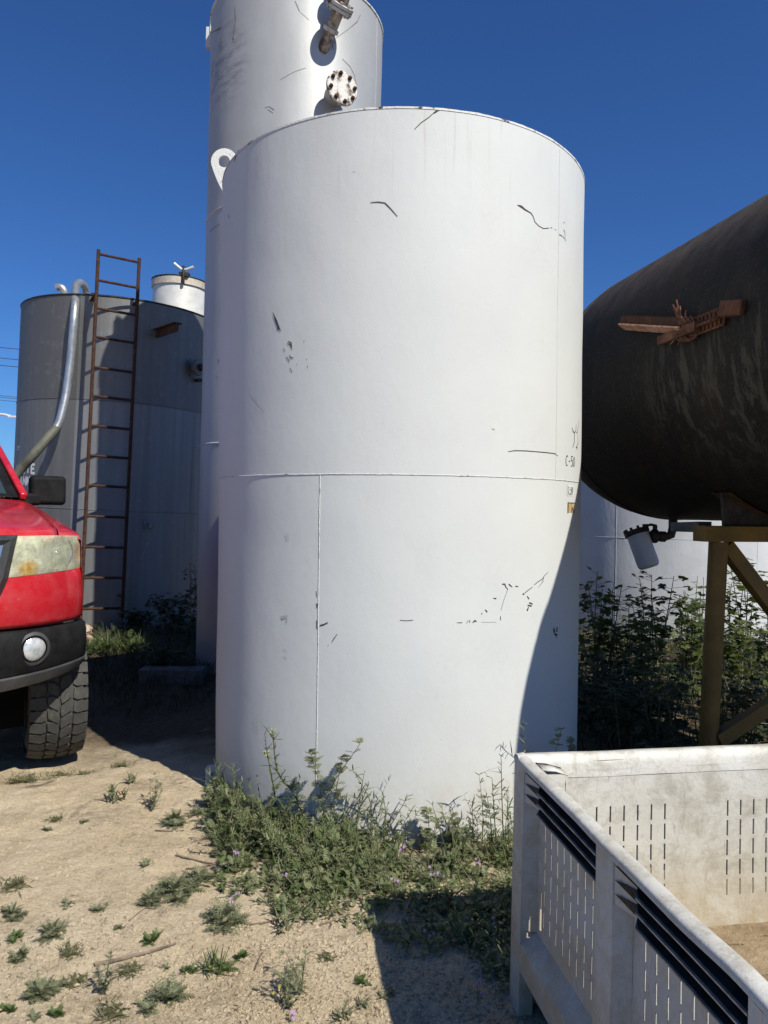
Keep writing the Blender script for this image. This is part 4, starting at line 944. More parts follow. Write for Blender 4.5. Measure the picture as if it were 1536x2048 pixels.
for sx in (-1, 1):
    xf = .555; n_ = Vector((sx * .22, -1, 0)).normalized(); cfog = Vector((sx * xf, fyy(xf) - .036, .738))
    m = MB(); M_ = axis_frame(cfog, n_); m.lathe([(0, -.03), (.064, -.004), (.064, .008), (.052, .018), (.03, .023), (0, .025)], 36, M_); fg = m.build('fog_lamp', W['lens'], tk)
    for k in range(5):
        m = MB(); xo_ = -.042 + .021 * k; hh = sqrt(max(.0004, .058 ** 2 - xo_ ** 2)); zf_ = .0245 - 2.6 * (xo_ ** 2)
        m.tube([M_ @ Vector((xo_, -hh, .009)), M_ @ Vector((xo_, -hh * .5, zf_ - .004)), M_ @ Vector((xo_, 0, zf_)), M_ @ Vector((xo_, hh * .5, zf_ - .004)), M_ @ Vector((xo_, hh, .009))], .0022, 6); m.build('lens_flute', W['lens'], fg)
    m = MB(); m.lathe([(.066, -.02), (.068, .010), (.073, .014), (.088, .008), (.093, -.012)], 40, M_); m.build('bezel', W['greyplastic'], fg)
    m = MB(); m.lathe([(.0635, .004), (.0655, .017), (.0685, .017), (.069, .0)], 40, M_); m.build('trim_ring', W['void'], fg)
# hood
ZH0, ZH1 = 1.345, 1.575
def hoodz(x, t):
    u = abs(x) / .70; z = ZH0 + (ZH1 - ZH0) * (t ** .72) - .045 * u * u * t
    z += .030 * max(0, min(1, (.47 - abs(x)) / .07)) * min(1, t * 3) * (1 - .5 * t)
    z -= .05 * max(0, 1 - t / .06) ** 2
    return z
YH1 = 1.20
m = MB(); rows = []
for j in range(29):
    t = (j / 28) ** 1.25; row = []
    for i in range(41):
        x = -.70 + 1.40 * i / 40; yf = fyy(x) + .006; row.append((x, yf + (YH1 - yf) * t, hoodz(x, t)))
    rows.append(row)
m.grid(rows); m.build('hood', W['red'], tk, 60, solid=.012)
# fenders
for sx in (-1, 1):
    m = MB(); rows = []
    for j in range(25):
        t = (j / 24) ** 1.2; row = []
        for i in range(15):
            s = i / 14
            x = .709 + .141 * sin(s * pi / 2); drop = (.018 + .17 * min(1, t * 2.2)) * (1 - cos(s * pi / 2)) ** 1.2
            yf = fyy(min(x, .83)) + .006; z = hoodz(.70, t) + (.05 * max(0, 1 - t / .06) ** 2) * .5 - drop - .004
            row.append((sx * x, yf + (1.42 - yf) * t, z))
        rows.append(row)
    m.grid(rows, sx < 0)
    edge = [r[-1] for r in rows]
    # side skin with the wheel arch
    low = []
    for j in range(25):
        y = edge[j][1]; dy = (y - .84) / .50; zz = .86 if abs(dy) >= 1 else max(.86, .40 + .50 * sqrt(1 - dy * dy))
        low.append((sx * .862, y, min(zz, edge[j][2] - .02)))
    m.grid([edge, [(sx * .858, a[1], a[2] * .6 + b[2] * .4) for a, b in zip(edge, low)], low], sx > 0)
    m.build('fender', W['red'], tk, 60)
# headlights
for sx in (-1, 1):
    m = MB(); rows = []
    for j in range(11):
        v = j / 10; row = []
        for i in range(19):
            u = i / 18; xi = .468 - .06 * v; xo = .846 + .012 * v
            x = xi + (xo - xi) * u; zt_ = 1.338 - .012 * u ** 3; z = zt_ + (ztop(x) + .004 - zt_) * v
            bul = .022 * (sin(pi * min(max(v, .02), .98)) ** .5) * (sin(pi * min(max(u * .9 + .05, .02), .98)) ** .5)
            y = fyy(min(x, .86)) - bul + .005 + (.012 * max(0, u - .85) / .15)
            row.append((sx * x, y, z))
        rows.append(row)
    m.grid(rows, sx > 0); hl = m.build('headlight', W['lamp'], tk, 60)
    m = MB(); m.grid([[(x, y + .055, z) for x, y, z in r] for r in rows], sx > 0); m.build('lamp_housing', W['housing'], hl, 60)
    nrm_ = Vector((sx * .30, -1, 0)).normalized()
    for nm, xc, zc, rad_, mt in (('reflector_bowl', .695, 1.240, .088, W['reflector']), ('indicator_bowl', .535, 1.172, .046, W['amber'])):
        o_ = Vector((sx * xc, fyy(xc) + .045, zc)); M_ = axis_frame(o_, nrm_)
        m = MB(); m.lathe([(rad_ * .12, -.035), (rad_ * .45, -.028), (rad_ * .75, -.010), (rad_, .018), (rad_ * 1.07, .018), (rad_ * 1.07, .006)], 36, M_); m.lathe([(0, .012), (rad_ * .16, .004), (rad_ * .18, -.03)], 14, M_); m.build(nm, mt, hl, 40)
# grille
m = MB(); out = [(-.475, 1.345), (.475, 1.345), (.43, 1.12), (.38, .99), (-.38, .99), (-.43, 1.12)]; inn = [(-.40, 1.295), (.40, 1.295), (.365, 1.13), (.32, 1.035), (-.32, 1.035), (-.365, 1.13)]
def gy(x, o): return fyy(x) - o
def gring(m, A, B, oa, ob):
    k = len(A)
    for i in range(k):
        j = (i + 1) % k
        rows = [[(a[0] + (b[0] - a[0]) * q / 8, gy(a[0] + (b[0] - a[0]) * q / 8, oo), a[1] + (b[1] - a[1]) * q / 8) for q in range(9)] for (a, b), oo in zip(((A[i], A[j]), (B[i], B[j])), (oa, ob))]
        m.grid(rows)
mid_ = [((a[0] + b[0]) / 2, (a[1] + b[1]) / 2) for a, b in zip(out, inn)]
gring(m, out, mid_, .012, .05); gring(m, mid_, inn, .05, .03); gf = m.build('grille_frame', W['greyplastic'], tk, 50)
m = MB(); inn2 = [(a * .955, (b - 1.165) * .95 + 1.165) for a, b in inn]; gring(m, inn, inn2, .034, .026); m.build('grille_trim', W['chrome'], gf)
m = MB(); m.add([(a, gy(a, -.02), b) for a, b in inn], [tuple(range(6))[::-1]]); m.build('grille_backing', W['void'], gf)
for z in (1.09, 1.16, 1.23):
    m = MB(); m.beam((-.355, .015, z), (.355, .015, z), .02, .03); m.build('grille_bar', W['greyplastic'], gf, 30, .005)
# cab
A0, A1 = (.690, 1.20, 1.57), (.585, 2.00, 2.045)
for sx in (-1, 1):
    a = Vector((sx * A0[0], A0[1], A0[2])); b = Vector((sx * A1[0], A1[1], A1[2])); m = MB(); m.beam(a - (b - a) * .03, b, .045, .05); m.build('windscreen_pillar', W['red'], tk, 30, .012)
def wsp(u, v):
    xb = .66 + (.565 - .66) * v; x = xb * u; y = (1.06 + .14 * u * u) + (1.93 + .06 * u * u - 1.06 - .14 * u * u) * v; return (x, y, 1.562 + (2.045 - 1.562) * v)
m = MB(); m.grid([[wsp(-.90 + 1.8 * i / 14, .03 + .94 * j / 8) for i in range(15)] for j in range(9)]); m.build('windscreen', W['glass'], tk, 60)
m = MB()
for u0, u1 in ((-1, -.90), (.90, 1)): m.grid([[wsp(u0, j / 8), wsp(u1, j / 8)] for j in range(9)])
m.grid([[wsp(-1 + 2 * i / 14, v) for i in range(15)] for v in (-.02, .032)]); m.build('windscreen_seal', W['blackplastic'], tk, 0)
m = MB()   # cowl
m.grid([[(-.70 + 1.4 * i / 14, 1.19 if k else 1.06 + .14 * abs(-1 + i / 7) ** 2 , 1.545) for i in range(15)] for k in (0, 1)]); m.build('cowl', W['blackplastic'], tk, 0)
m = MB()   # roof
m.grid([[(x * (.60 if j < 6 else .58), 1.96 + 1.15 * j / 6, 2.045 + .045 * (1 - x * x) * sin(pi * (j + .6) / 7.2)) for x in [-1 + i / 6 for i in range(13)]] for j in range(7)]); m.build('roof', W['red'], tk, 60, solid=.02)
m = MB()   # cab sides below the windows, rear wall
for sx in (-1, 1):
    m.box((sx * .825, 2.28, .98), (.06, 1.70, .66)); m.grid([[(sx * .855, 1.43, 1.31), (sx * .855, 3.13, 1.31)], [(sx * .70, 1.25, 1.56), (sx * .70, 3.13, 1.56)]], sx < 0)
m.box((0, 3.12, 1.15), (1.66, .04, .95)); m.build('cab_body', W['red'], tk, 30, .01)
for sx in (-1, 1):
    m = MB(); m.add([(sx * .705, 1.34, 1.565), (sx * .60, 2.03, 2.03), (sx * .60, 3.03, 2.03), (sx * .70, 3.08, 1.565)], [(0, 1, 2, 3)]); m.build('side_window', W['glass'], tk, 0)
    m = MB(); m.beam((sx * .70, 3.1, 1.55), (sx * .595, 3.07, 2.06), .05, .08); m.build('rear_pillar', W['red'], tk, 30)
m = MB(); m.add([(-.69, 3.10, 1.6), (.69, 3.10, 1.6), (.59, 3.07, 2.05), (-.59, 3.07, 2.05)], [(0, 1, 2, 3)]); m.build('rear_window', W['glass'], tk, 0)
m = MB()   # bed
for sx in (-1, 1): m.box((sx * .82, 4.0, 1.08), (.07, 1.68, .50))
m.box((0, 4.82, 1.08), (1.60, .06, .50)); m.box((0, 4.0, .86), (1.57, 1.66, .04)); m.build('cargo_bed', W['red'], tk, 30, .015)
m = MB(); m.box((0, 2.6, .66), (1.15, 4.4, .26)); m.box((0, .55, .93), (1.05, .80, .34)); m.box((0, 2.2, .80), (1.5, 1.7, .1)); m.box((0, .84, .45), (1.2, .20, .20)); m.box((0, 1.30, .40), (1.20, 1.5, .40)); m.build('chassis', W['void'], tk, 30)
m = MB()
for sx in (-1, 1): m.box((sx * .63, .84, .96), (.40, .98, .06)); m.box((sx * .44, .84, .8), (.03, .95, .36))
m.build('wheel_liner', W['void'], tk, 30)
# door mirrors
for sx in (-1, 1):
    m = MB(); m.box((sx * .888, 1.44, 1.607), (.232, .13, .205)); mr = m.build('mirror', W['blackplastic'], tk, 30, .030, 4)
    m = MB(); m.beam((sx * .62, 1.40, 1.535), (sx * .84, 1.42, 1.545), .09, .085); m.build('mirror_arm', W['blackplastic'], mr, 30, .02)
    m = MB(); m.box((sx * .888, 1.506, 1.607), (.19, .006, .165)); m.build('mirror_glass', W['chrome'], mr, 30)
# wheels
def make_wheel(x, y, steer):
    wl = MB(); R0, WD = .43, .315
    rot = Matrix.Translation((x, y, R0 - .085)) @ Matrix.Rotation(steer, 4, 'Z') @ axis_frame((0, 0, 0), (1, 0, 0))
    prof = [(.235, -WD * .40), (.27, -WD * .50), (.33, -WD * .52), (.365, -WD * .48), (R0 - .016, -WD * .40), (R0 - .013, 0), (R0 - .016, WD * .40), (.365, WD * .48), (.33, WD * .52), (.27, WD * .50), (.235, WD * .40)]
    wl.lathe(prof, 72, rot, True); ty = wl.build('tyre', W['tyre'], tk, 50)
    m = MB(); NB = 34
    def P(a, q, r): return rot @ Vector((r * cos(a), r * sin(a), q))
    def block(poly, r1):
        k = len(poly); rr = lambda q: r1 - .020 * max(0, abs(q) / (WD / 2) - .62) / .38
        vs = [P(a, q, R0 - .04) for a, q in poly] + [P(a, q, rr(q)) for a, q in poly]
        m.add(vs, [tuple(range(k, 2 * k))] + [(i, (i + 1) % k, k + (i + 1) % k, k + i) for i in range(k)])
    for i in range(NB):
        a = 2 * pi * i / NB; d = 2 * pi / NB
        for sg in (-1, 1):
            o = 0 if sg > 0 else d * .5
            sl = -.30 * d * 1.6
            h = WD / 2
            # shoulder lug: swept bar
            block([(a + o + d * .04, sg * h * .50), (a + o + d * .34 + sl * .5, sg * h * 1.0), (a + o + d * 1.12 + sl * .5, sg * h * 1.0), (a + o + d * .90, sg * h * .60), (a + o + d * .72, sg * h * .46)], R0)
            # centre block: bent
            block([(a + o + d * .30, sg * h * .04), (a + o + d * .02, sg * h * .22), (a + o + d * .02, sg * h * .42), (a + o + d * .62, sg * h * .40), (a + o + d * .86, sg * h * .26), (a + o + d * 1.10, sg * h * .06), (a + o + d * .7, sg * h * .02)], R0 + .001)
    m.build('tread', W['tyre'], ty, 25)
    m = MB(); m.lathe([(0, WD * .2), (.06, WD * .24), (.10, WD * .12), (.21, WD * .2), (.238, WD * .42), (.238, -WD * .42), (.20, -WD * .3), (0, -WD * .3)], 40, rot); m.build('rim', W['greyplastic'], ty)
make_wheel(.815, .84, radians(-6)); make_wheel(-.815, .84, radians(-6)); make_wheel(.74, 3.95, 0); make_wheel(-.74, 3.95, 0)

# ---------------------------------------------------------------- far left background
pw = at(8, 1010, 62)
m = MB(); bl = thing('warehouse', 'distant pale warehouse beyond the yard at far left', 'building', (pw.x - 9, 66, 0))
m = MB(); m.box((0, 0, 1.9), (26, 8, 3.8)); m.build('wall', W['offwhite'], bl, 30)
m = MB(); m.prism([(-4.4, 3.75), (4.4, 3.75), (4.2, 4.5), (-4.2, 4.6)], (0, 0, 0), (0, 1, 0), (0, 0, 1), 26.6); m.build('roof', W['roofgrey'], bl, 30)
lp = thing('street_lamp', 'pale street lamp arm reaching in at far left against the sky', 'street lamp', (at(-60, 1000, 40).x, 40, 0))
LM = mtx(lp).inverted()
m = MB(); tp = LM @ at(-60, 850, 40); m.tube([(0, 0, 0), (0, 0, tp.z)], [.12, .07], 12); m.build('pole', W['galv'], lp)
m = MB(); m.tube(smooth_path([LM @ at(-60, 850, 40), LM @ at(-50, 835, 40), LM @ at(-20, 829, 40), LM @ at(5, 829, 40), LM @ at(22, 833, 40)], 6), .075, 10); m.build('arm', W['galv'], lp)
m = MB(); m.box(LM @ at(27, 834, 40), (.55, .22, .12)); m.build('lamp_head', W['galv'], lp, 30, .03)
for k, (y0, y1) in enumerate(((678, 681), (699, 702), (714, 716), (775, 776), (778.5, 779), (784, 785))):
    a = at(-170, y0 - 6, 70); b = at(330, y1 + 16, 64); m = MB()
    m.tube([a.lerp(b, i / 24) + Vector((0, 0, -1.2 * 4 * (i / 24) * (1 - i / 24))) + Vector((0, 0, .45)) for i in range(25)], .028 if k < 3 else .02, 6)
    tag(m.build('power_cable', W['cable'], None), ['highest power cable against the sky at far left', 'second power cable below the highest at far left', 'third power cable down at far left', 'thin cable, upper of the low trio at far left', 'thin cable, middle of the low trio at far left', 'thin cable, lowest of the low trio at far left'][k], 'cable', 'power cables at far left')
for px, Y, lab in ((-170, 70, 'wooden utility pole beyond the left edge carrying the cables'), (330, 64, 'wooden utility pole hidden behind the grey tank carrying cables')):
    p = at(px, 1000, Y); up_ = thing('utility_pole', lab, 'pole', (p.x, Y, 0), group='utility poles')
    m = MB(); m.tube([(0, 0, -.2), (0, 0, at(px, 655, Y).z)], [.17, .11], 12); m.build('post', W['polewood'], up_)
    m = MB(); m.box((0, 0, at(px, 672, Y).z - .2), (.12, 2.4, .14)); m.box((0, 0, at(px, 772, Y).z - .2), (.12, 1.6, .14)); m.build('cross_arm', W['polewood'], up_, 30)

# ---------------------------------------------------------------- masonry bits behind the truck
p0 = gnd(340, 1368)
cbk = MB()
cbk.add([(x + .006 * noise.noise(Vector((x * 9, y * 9, z * 9))), y + .01 * noise.noise(Vector((x * 9, y * 9, z * 9 + 4))), z + .006 * noise.noise(Vector((x * 7, y * 7, 9)))) for x in [-.27 + .54 * i / 6 for i in range(7)] for y in (-.08, .08) for z in (-.02, .12)],
        [f for i in range(6) for f in ((4 * i, 4 * i + 4, 4 * i + 5, 4 * i + 1), (4 * i + 1, 4 * i + 5, 4 * i + 7, 4 * i + 3), (4 * i + 3, 4 * i + 7, 4 * i + 6, 4 * i + 2), (4 * i + 2, 4 * i + 6, 4 * i + 4, 4 * i))] + [(0, 1, 3, 2), (24, 26, 27, 25)])
o = cbk.build('concrete_block', W['concrete'], None, 30, .006); o.location = (p0.x, p0.y + .08, 0); tag(o, 'long concrete block lying in shade before the tall tank', 'block')
for k, (px, py, sc_, lab) in enumerate(((168, 1262, .10, 'pale broken masonry chunk, upper one beside the pickup bumper'), (170, 1284, .11, 'reddish broken brick chunk, lower one beside the pickup bumper'))):
    b = gnd(px, 1292 if k else 1286); m = MB(); c = at(px, py, b.y)
    rows = []
    for i in range(9):
        th_ = pi * i / 8; rows.append([(c.x + sc_ * sin(th_) * cos(f) * (1 + .35 * noise.noise(Vector((i * .8, f, k)))), c.y + sc_ * .8 * sin(th_) * sin(f), c.z + sc_ * .8 * cos(th_) * (1 + .3 * noise.noise(Vector((i, f * 2, k + 5))))) for f in [2 * pi * j / 10 for j in range(11)]])
    m.grid(rows, True); tag(m.build('masonry_chunk', W['brick'], None, 25), lab, 'rubble', 'masonry chunks')

#VEGETATION
def q_strip(m, pts, ws, side):          # flat tapered strip
    L = []; R_ = []
    for p, w_ in zip(pts, ws): L.append(p + side * w_); R_.append(p - side * w_)
    m.grid([L, R_])
def rv(a, b): return rnd.uniform(a, b)
def feather(m, p, d, L, wid, droop, n=7):   # finely cut weed leaf
    d = d.normalized(); side = d.cross(Vector((0, 0, 1)))
    side = side.normalized() if side.length > .01 else Vector((1, 0, 0))
    pts = []; q = p.copy(); dd = d.copy(); k = n + 2
    for i in range(k):
        pts.append(q.copy()); q = q + dd * (L / k); dd = (dd + Vector((0, 0, -droop / k))).normalized()
    q_strip(m, pts, [.0011] * k, side)
    for i in range(1, k):
        t = i / (k - 1); w_ = wid * (sin(pi * min(1, .22 + .78 * t)) ** .7) + .002
        ax = (pts[i] - pts[i - 1]).normalized(); up = side.cross(ax)
        for sg in (-1, 1):
            o = side * sg
            for a, l in ((-.35, .55), (.25, 1.0), (.85, .7)):
                v = (o * cos(a * .9) + ax * sin(a * .9 + .25) + up * rv(-.15, .35)).normalized()
                e = pts[i] + v * w_ * l; h = ax * (w_ * l * .16)
                mid = pts[i] + v * w_ * l * .55
                m.add([pts[i], mid - h, e, mid + h], [(0, 1, 2, 3)])
def blade(m, p, d, L, w_, droop, n=4):
    d = d.normalized(); side = d.cross(Vector((0, 0, 1))); side = side.normalized() if side.length > .01 else Vector((1, 0, 0))
    pts = []; q = p.copy()
    for i in range(n + 1):
        pts.append(q.copy()); q = q + d * (L / n); d = (d + Vector((0, 0, -droop / n))).normalized()
    q_strip(m, pts, [w_ * (.6 if i == 0 else 1) * (1 - (i / n) ** 2 * .95) for i in range(n + 1)], side)
def adir(a, el): return Vector((cos(a) * cos(el), sin(a) * cos(el), sin(el)))
def rosette(m, p, n, L, el=(.15, 1.0), droop=.8):
    for i in range(n):
        feather(m, p, adir(2 * pi * i / n + rv(-.4, .4), rv(*el)), L * rv(.65, 1.1), L * rv(.16, .24), droop * rv(.6, 1.3))
def lobed(m, p, d, up, r, lobes=5):      # rounded mallow leaf
    d = d.normalized(); s_ = d.cross(up).normalized(); u = s_.cross(d)
    n = lobes * 3; vs = [p + d * r * .25]; 
    for i in range(n + 1):
        a = -2.5 + 5.0 * i / n; rr = r * (1 + .17 * cos((i % 3 - 1.0) * 2.1)) * rv(.88, 1.08)
        vs.append(p + d * (r * .25 + rr * cos(a)) + s_ * rr * sin(a) + u * (.25 * r * (1 - abs(cos(a))) + rv(-.06, .06) * r))
    m.add(vs, [(0, i, i + 1) for i in range(1, n + 1)])
def stem_path(a, b, bend, n=6):
    c = (a + b) / 2 + bend; return [(1 - t) ** 2 * a + 2 * t * (1 - t) * c + t * t * b for t in [i / n for i in range(n + 1)]]
def G(px, py):
    p = gnd(px, py); p.z = gh(p.x, p.y); return p

# --- main weed patch in front of the white tank (too many to count)
POLY = [(425, 1575), (480, 1612), (600, 1660), (760, 1690), (850, 1690), (960, 1670), (1022, 1640), (1060, 1720), (1060, 1890), (1010, 1990), (960, 1925), (860, 1910), (752, 1880), (690, 1850), (620, 1852), (560, 1832), (500, 1800), (450, 1790), (425, 1770), (455, 1730), (432, 1695), (418, 1660), (422, 1610)]
def inside(x, y, poly):
    c = False; n = len(poly)
    for i in range(n):
        x1, y1 = poly[i]; x2, y2 = poly[i - 1]
        if (y1 > y) != (y2 > y) and x < (x2 - x1) * (y - y1) / (y2 - y1) + x1: c = not c
    return c
m = MB(); mg = MB(); ms = MB()
cnt = 0
while cnt < 720:
    px, py = rv(370, 1065), rv(1555, 1995)
    if not inside(px, py, POLY): continue
    p = G(px, py); d2t = sqrt((p.x - .085) ** 2 + (p.y - 4.34) ** 2)
    if d2t < 1.05 or (p.x > .36 and p.y < 2.3): continue
    cnt += 1
    if py < 1725 and 765 < px < 900 and rnd.random() < .8: continue
    if px > 900 and py < 1700 and rnd.random() < .4: continue
    near = max(0, 1 - (d2t - 1.03) / .5)
    tall = .045 + (.085 if px < 700 else .03) * near + .045 * noise.noise(Vector((p.x * 5, p.y * 5, 3)))
    kind = rnd.random(); mm = m if kind < .72 else mg
    for i in range(rnd.randint(5, 8)):
        L = min(.12, tall * rv(.7, 1.3)); h = tall * rv(0, .85)
        feather(mm, p + Vector((rv(-.03, .03), rv(-.03, .03), h)), adir(rv(0, 2 * pi), rv(-.1, 1.15)), L * .8, L * rv(.15, .24), rv(.4, 1.6), rnd.randint(5, 7))
    if near > .25 and rnd.random() < (.34 if px < 760 else .14):          # wispy stalks close to the tank
        e = p + Vector((rv(-.12, .12), rv(-.10, .04), rv(.12, .30))); pth = stem_path(p, e, Vector((rv(-.05, .05), rv(-.04, .04), .02)), 8); ms.tube(pth, [.0024 * (1 - .08 * k) for k in range(9)], 4, False)
        for k in range(2, 9):
            for u in range(2): blade(mg if rnd.random() < .6 else m, pth[k], adir(rv(0, 6.3), rv(.1, 1.1)), rv(.015, .045), .0034, rv(0, .9), 3)
    for i in range(rnd.randint(0, 2)):
        e = p + Vector((rv(-.07, .07), rv(-.07, .07), tall * rv(1.0, 1.5)))
        ms.tube(stem_path(p, e, Vector((rv(-.03, .03), rv(-.03, .03), .02)), 4), [.0022, .002, .0018, .0015, .001], 4, False)
wp = tag(m.build('weed_patch', W['filaree'], None, 0), 'thick patch of feathery green weeds along the white tank base', 'weeds', kind='stuff')
mg.build('pale_leaves', W['bright'], wp, 0)['kind'] = 'stuff'
ms.build('stems', W['stalk'], wp, 0)['kind'] = 'stuff'
wp.name = 'weeds'

m = MB()
for i in range(90):
    p = G(rv(745, 905), rv(1688, 1712)); 
    if (p.x - .085) ** 2 + (p.y - 4.34) ** 2 < 1.075: continue
    blade(m, p, adir(rv(0, 6.3), rv(.0, .7)), rv(.04, .12), .0022, rv(.2, 1.0), 3)
m.build('dry_stems', W['straw'], wp, 0)['kind'] = 'stuff'
# --- countable tufts scattered on the sand
def tuft(name, px, py, wpx, style, label, cat='weed', group='weed tufts on the sand'):
    p = G(px, py); r = wpx / 2 * p.y / F * 1.0; t = thing(name, label, cat, p, (0, 0, 0), group); O = Vector((0, 0, .0))
    m = MB(); mt = W['dusty']
    if style == 'ros':
        for k in range(5): rosette(m, O + Vector((rv(-r, r) * .45, rv(-r, r) * .45, 0)), rnd.randint(9, 13), r * rv(.55, .8), (.05, .9))
        rosette(m, O + Vector((0, 0, .01)), 12, r * .7, (.5, 1.3))
    elif style == 'small':
        for k in range(2): rosette(m, O + Vector((rv(-r, r) * .35, rv(-r, r) * .35, 0)), rnd.randint(6, 10), r * rv(.7, 1.0), (.1, 1.0))
    elif style == 'bright':
        for k in range(3): rosette(m, O + Vector((rv(-r, r) * .4, rv(-r, r) * .4, 0)), 11, r * rv(.6, .85), (.2, 1.3), .5)
        mt = W['bright']
    elif style == 'dry':
        mt = W['dryleaf']
        for i in range(70): blade(m, Vector((rv(-r, r) * .7, rv(-r, r) * .7, 0)), adir(rv(0, 6.3), rv(.05, .8)), r * rv(.35, .9), .0022, rv(.3, 1.2), 3)
        rosette(m, O, 10, r * .9, (.05, .6))
    elif style == 'grass':
        mt = W['bright']
        for i in range(34): blade(m, Vector((rv(-r, r) * .4, rv(-r, r) * .4, 0)), adir(rv(0, 6.3), rv(.35, 1.35)), r * rv(.7, 1.4), .0032, rv(.3, 1.2), 4)
        rosette(m, Vector((r * .5, 0, 0)), 9, r * .7, (.1, .9))
    elif style == 'broad':
        mt = W['stalk']
        for i in range(26):
            a = rv(0, 6.3); b = Vector((rv(-r, r) * .35, rv(-r, r) * .35, rv(0, r * .6))); blade(m, b, adir(a, rv(.2, 1.3)), r * rv(.5, .95), r * .065, rv(.2, 1.0), 4)
    elif style == 'sprig':
        for i in range(5):
            e = Vector((rv(-r, r), rv(-r, r), r * rv(1.0, 2.2))); pth = stem_path(O, e, Vector((rv(-.3, .3) * r, 0, .1 * r)), 5); m.tube(pth, [.0022, .002, .0018, .0015, .0012, .001], 4, False)
            for k in range(1, 6):
                for u in (0, 1): feather(m, pth[k], adir(rv(0, 6.3), rv(.0, .9)), r * rv(.35, .6), r * .1, rv(.3, 1.0), 5)
    m.build('leaves', mt, t, 0)
    return t, p, r
TUFTS = [
 (231, 1612, 78, 'broad', 'upright broad leafed weed standing alone left of the white tank bracket'),
 (262, 1572, 46, 'broad', 'small leafy sprig just behind the upright broad leafed weed'),
 (303, 1622, 62, 'sprig', 'sparse dry looking sprig between the broad leafed weed and tank weeds'),
 (352, 1645, 86, 'ros', 'low feathery tuft at the rear left edge of the weed patch'),
 (392, 1628, 56, 'small', 'small feathery tuft below the tank anchor bracket'),
 (290, 1732, 42, 'small', 'lone small sprig in front of the crossed dry twigs'),
 (23, 1778, 84, 'dry', 'dry olive tuft at the left edge, upper of the two there'),
 (24, 1832, 76, 'ros', 'feathery tuft at the left edge just below the dry olive tuft'),
 (102, 1870, 92, 'ros', 'grey green feathery rosette left of the long dry stalk'),
 (30, 1882, 44, 'bright', 'tiny bright green tuft at the left edge near the grey green rosette'),
 (195, 1815, 54, 'small', 'small ragged tuft on bare sand above the grey green rosette'),
 (135, 1812, 40, 'small', 'very small tuft on bare sand left of the ragged tuft'),
 (306, 1878, 60, 'bright', 'bright green compact tuft just above the end of the long dry stalk'),
 (234, 1855, 30, 'small', 'tiny sprig between the grey green rosette and the bright compact tuft'),
 (46, 1916, 66, 'ros', 'flat feathery tuft near the left edge below the tiny bright one'),
 (81, 1995, 118, 'ros', 'wide grey rosette near the lower left corner'),
 (142, 1905, 66, 'dry', 'dry brownish tuft at the left end of the long dry stalk'),
 (10, 2028, 52, 'bright', 'small green tuft touching the bottom left corner'),
 (71, 2034, 40, 'small', 'tiny tuft below the wide grey rosette'),
 (119, 2028, 56, 'bright', 'small green tuft right of the tiny one along the bottom edge'),
 (203, 1985, 66, 'sprig', 'leggy dark sprig left of the biggest round rosette'),
 (328, 2005, 130, 'ros', 'biggest round feathery rosette near the bottom'),
 (228, 2020, 74, 'dry', 'ragged half dry tuft below the leggy dark sprig'),
 (376, 1942, 44, 'bright', 'small rounded green tuft above the biggest rosette'),
 (428, 1935, 92, 'grass', 'grassy green tuft right of the small rounded one'),
 (482, 1912, 54, 'bright', 'ferny green tuft touching the grassy tuft'),
 (147, 1962, 66, 'dry', 'flat dry tuft above the wide grey rosette'),
 (258, 1946, 60, 'dry', 'flat straw coloured tuft just under the long dry stalk'),
 (328, 1936, 34, 'small', 'tiny sprig under the right end of the long dry stalk'),
 (603, 1985, 100, 'sprig', 'tall feathery sprig standing left of the bin shadow edge'),
 (576, 2012, 60, 'sprig', 'lower dark sprig beside the tall feathery sprig'),
 (688, 2036, 66, 'broad', 'broad leafed sprig at the bottom edge left of the bin shadow'),
 (724, 1962, 50, 'bright', 'small green tuft on sand close to the bin shadow edge'),
 (728, 2010, 48, 'broad', 'small upright sprig under the green tuft near the bin shadow edge'),
 (774, 1990, 48, 'small', 'small tuft on the boundary line of the bin shadow'),
 (655, 1914, 40, 'dry', 'small dry purple brown tuft on sand in front of the weed patch'),
 (447, 1842, 140, 'ros', 'dense feathery tuft at the front left of the weed patch'),
 (352, 1788, 150, 'ros', 'wide feathery tuft reaching out at the left end of the weed patch'),
 (303, 1803, 86, 'ros', 'low feathery tuft outermost at the left of the wide feathery one'),
 (398, 1765, 120, 'ros', 'feathery tuft between the crossed twigs and the weed patch'),
 (46, 1552, 92, 'dry', 'wide dry grass tuft in front of the pickup front tyre'),
 (122, 1545, 70, 'dry', 'dry brown grass tuft beside the pickup front tyre'),
 (245, 1524, 54, 'dry', 'dry grass tuft at the edge of the tank shadow'),
 (170, 1530, 40, 'dry', 'thin dry grass tuft right of the pickup tyre'),
 (565, 1862, 74, 'broad', 'pale leafy weed at the front edge of the weed patch'),
 (90, 1660, 30, 'small', 'tiny lone sprig high on the bare sand at left'),
 (108, 1640, 34, 'dry', 'faint dry tuft beside the tiny lone sprig at left'),
 (172, 1645, 32, 'small', 'tiny green tuft left of the upright broad leafed weed'),
]
for a in TUFTS: tuft('weed_tuft', *a)
fl_t = thing('wild_flower', 'small yellow flower heads at the foot of the tall feathery sprig', 'flower', G(560, 2004), group='small wild flowers')
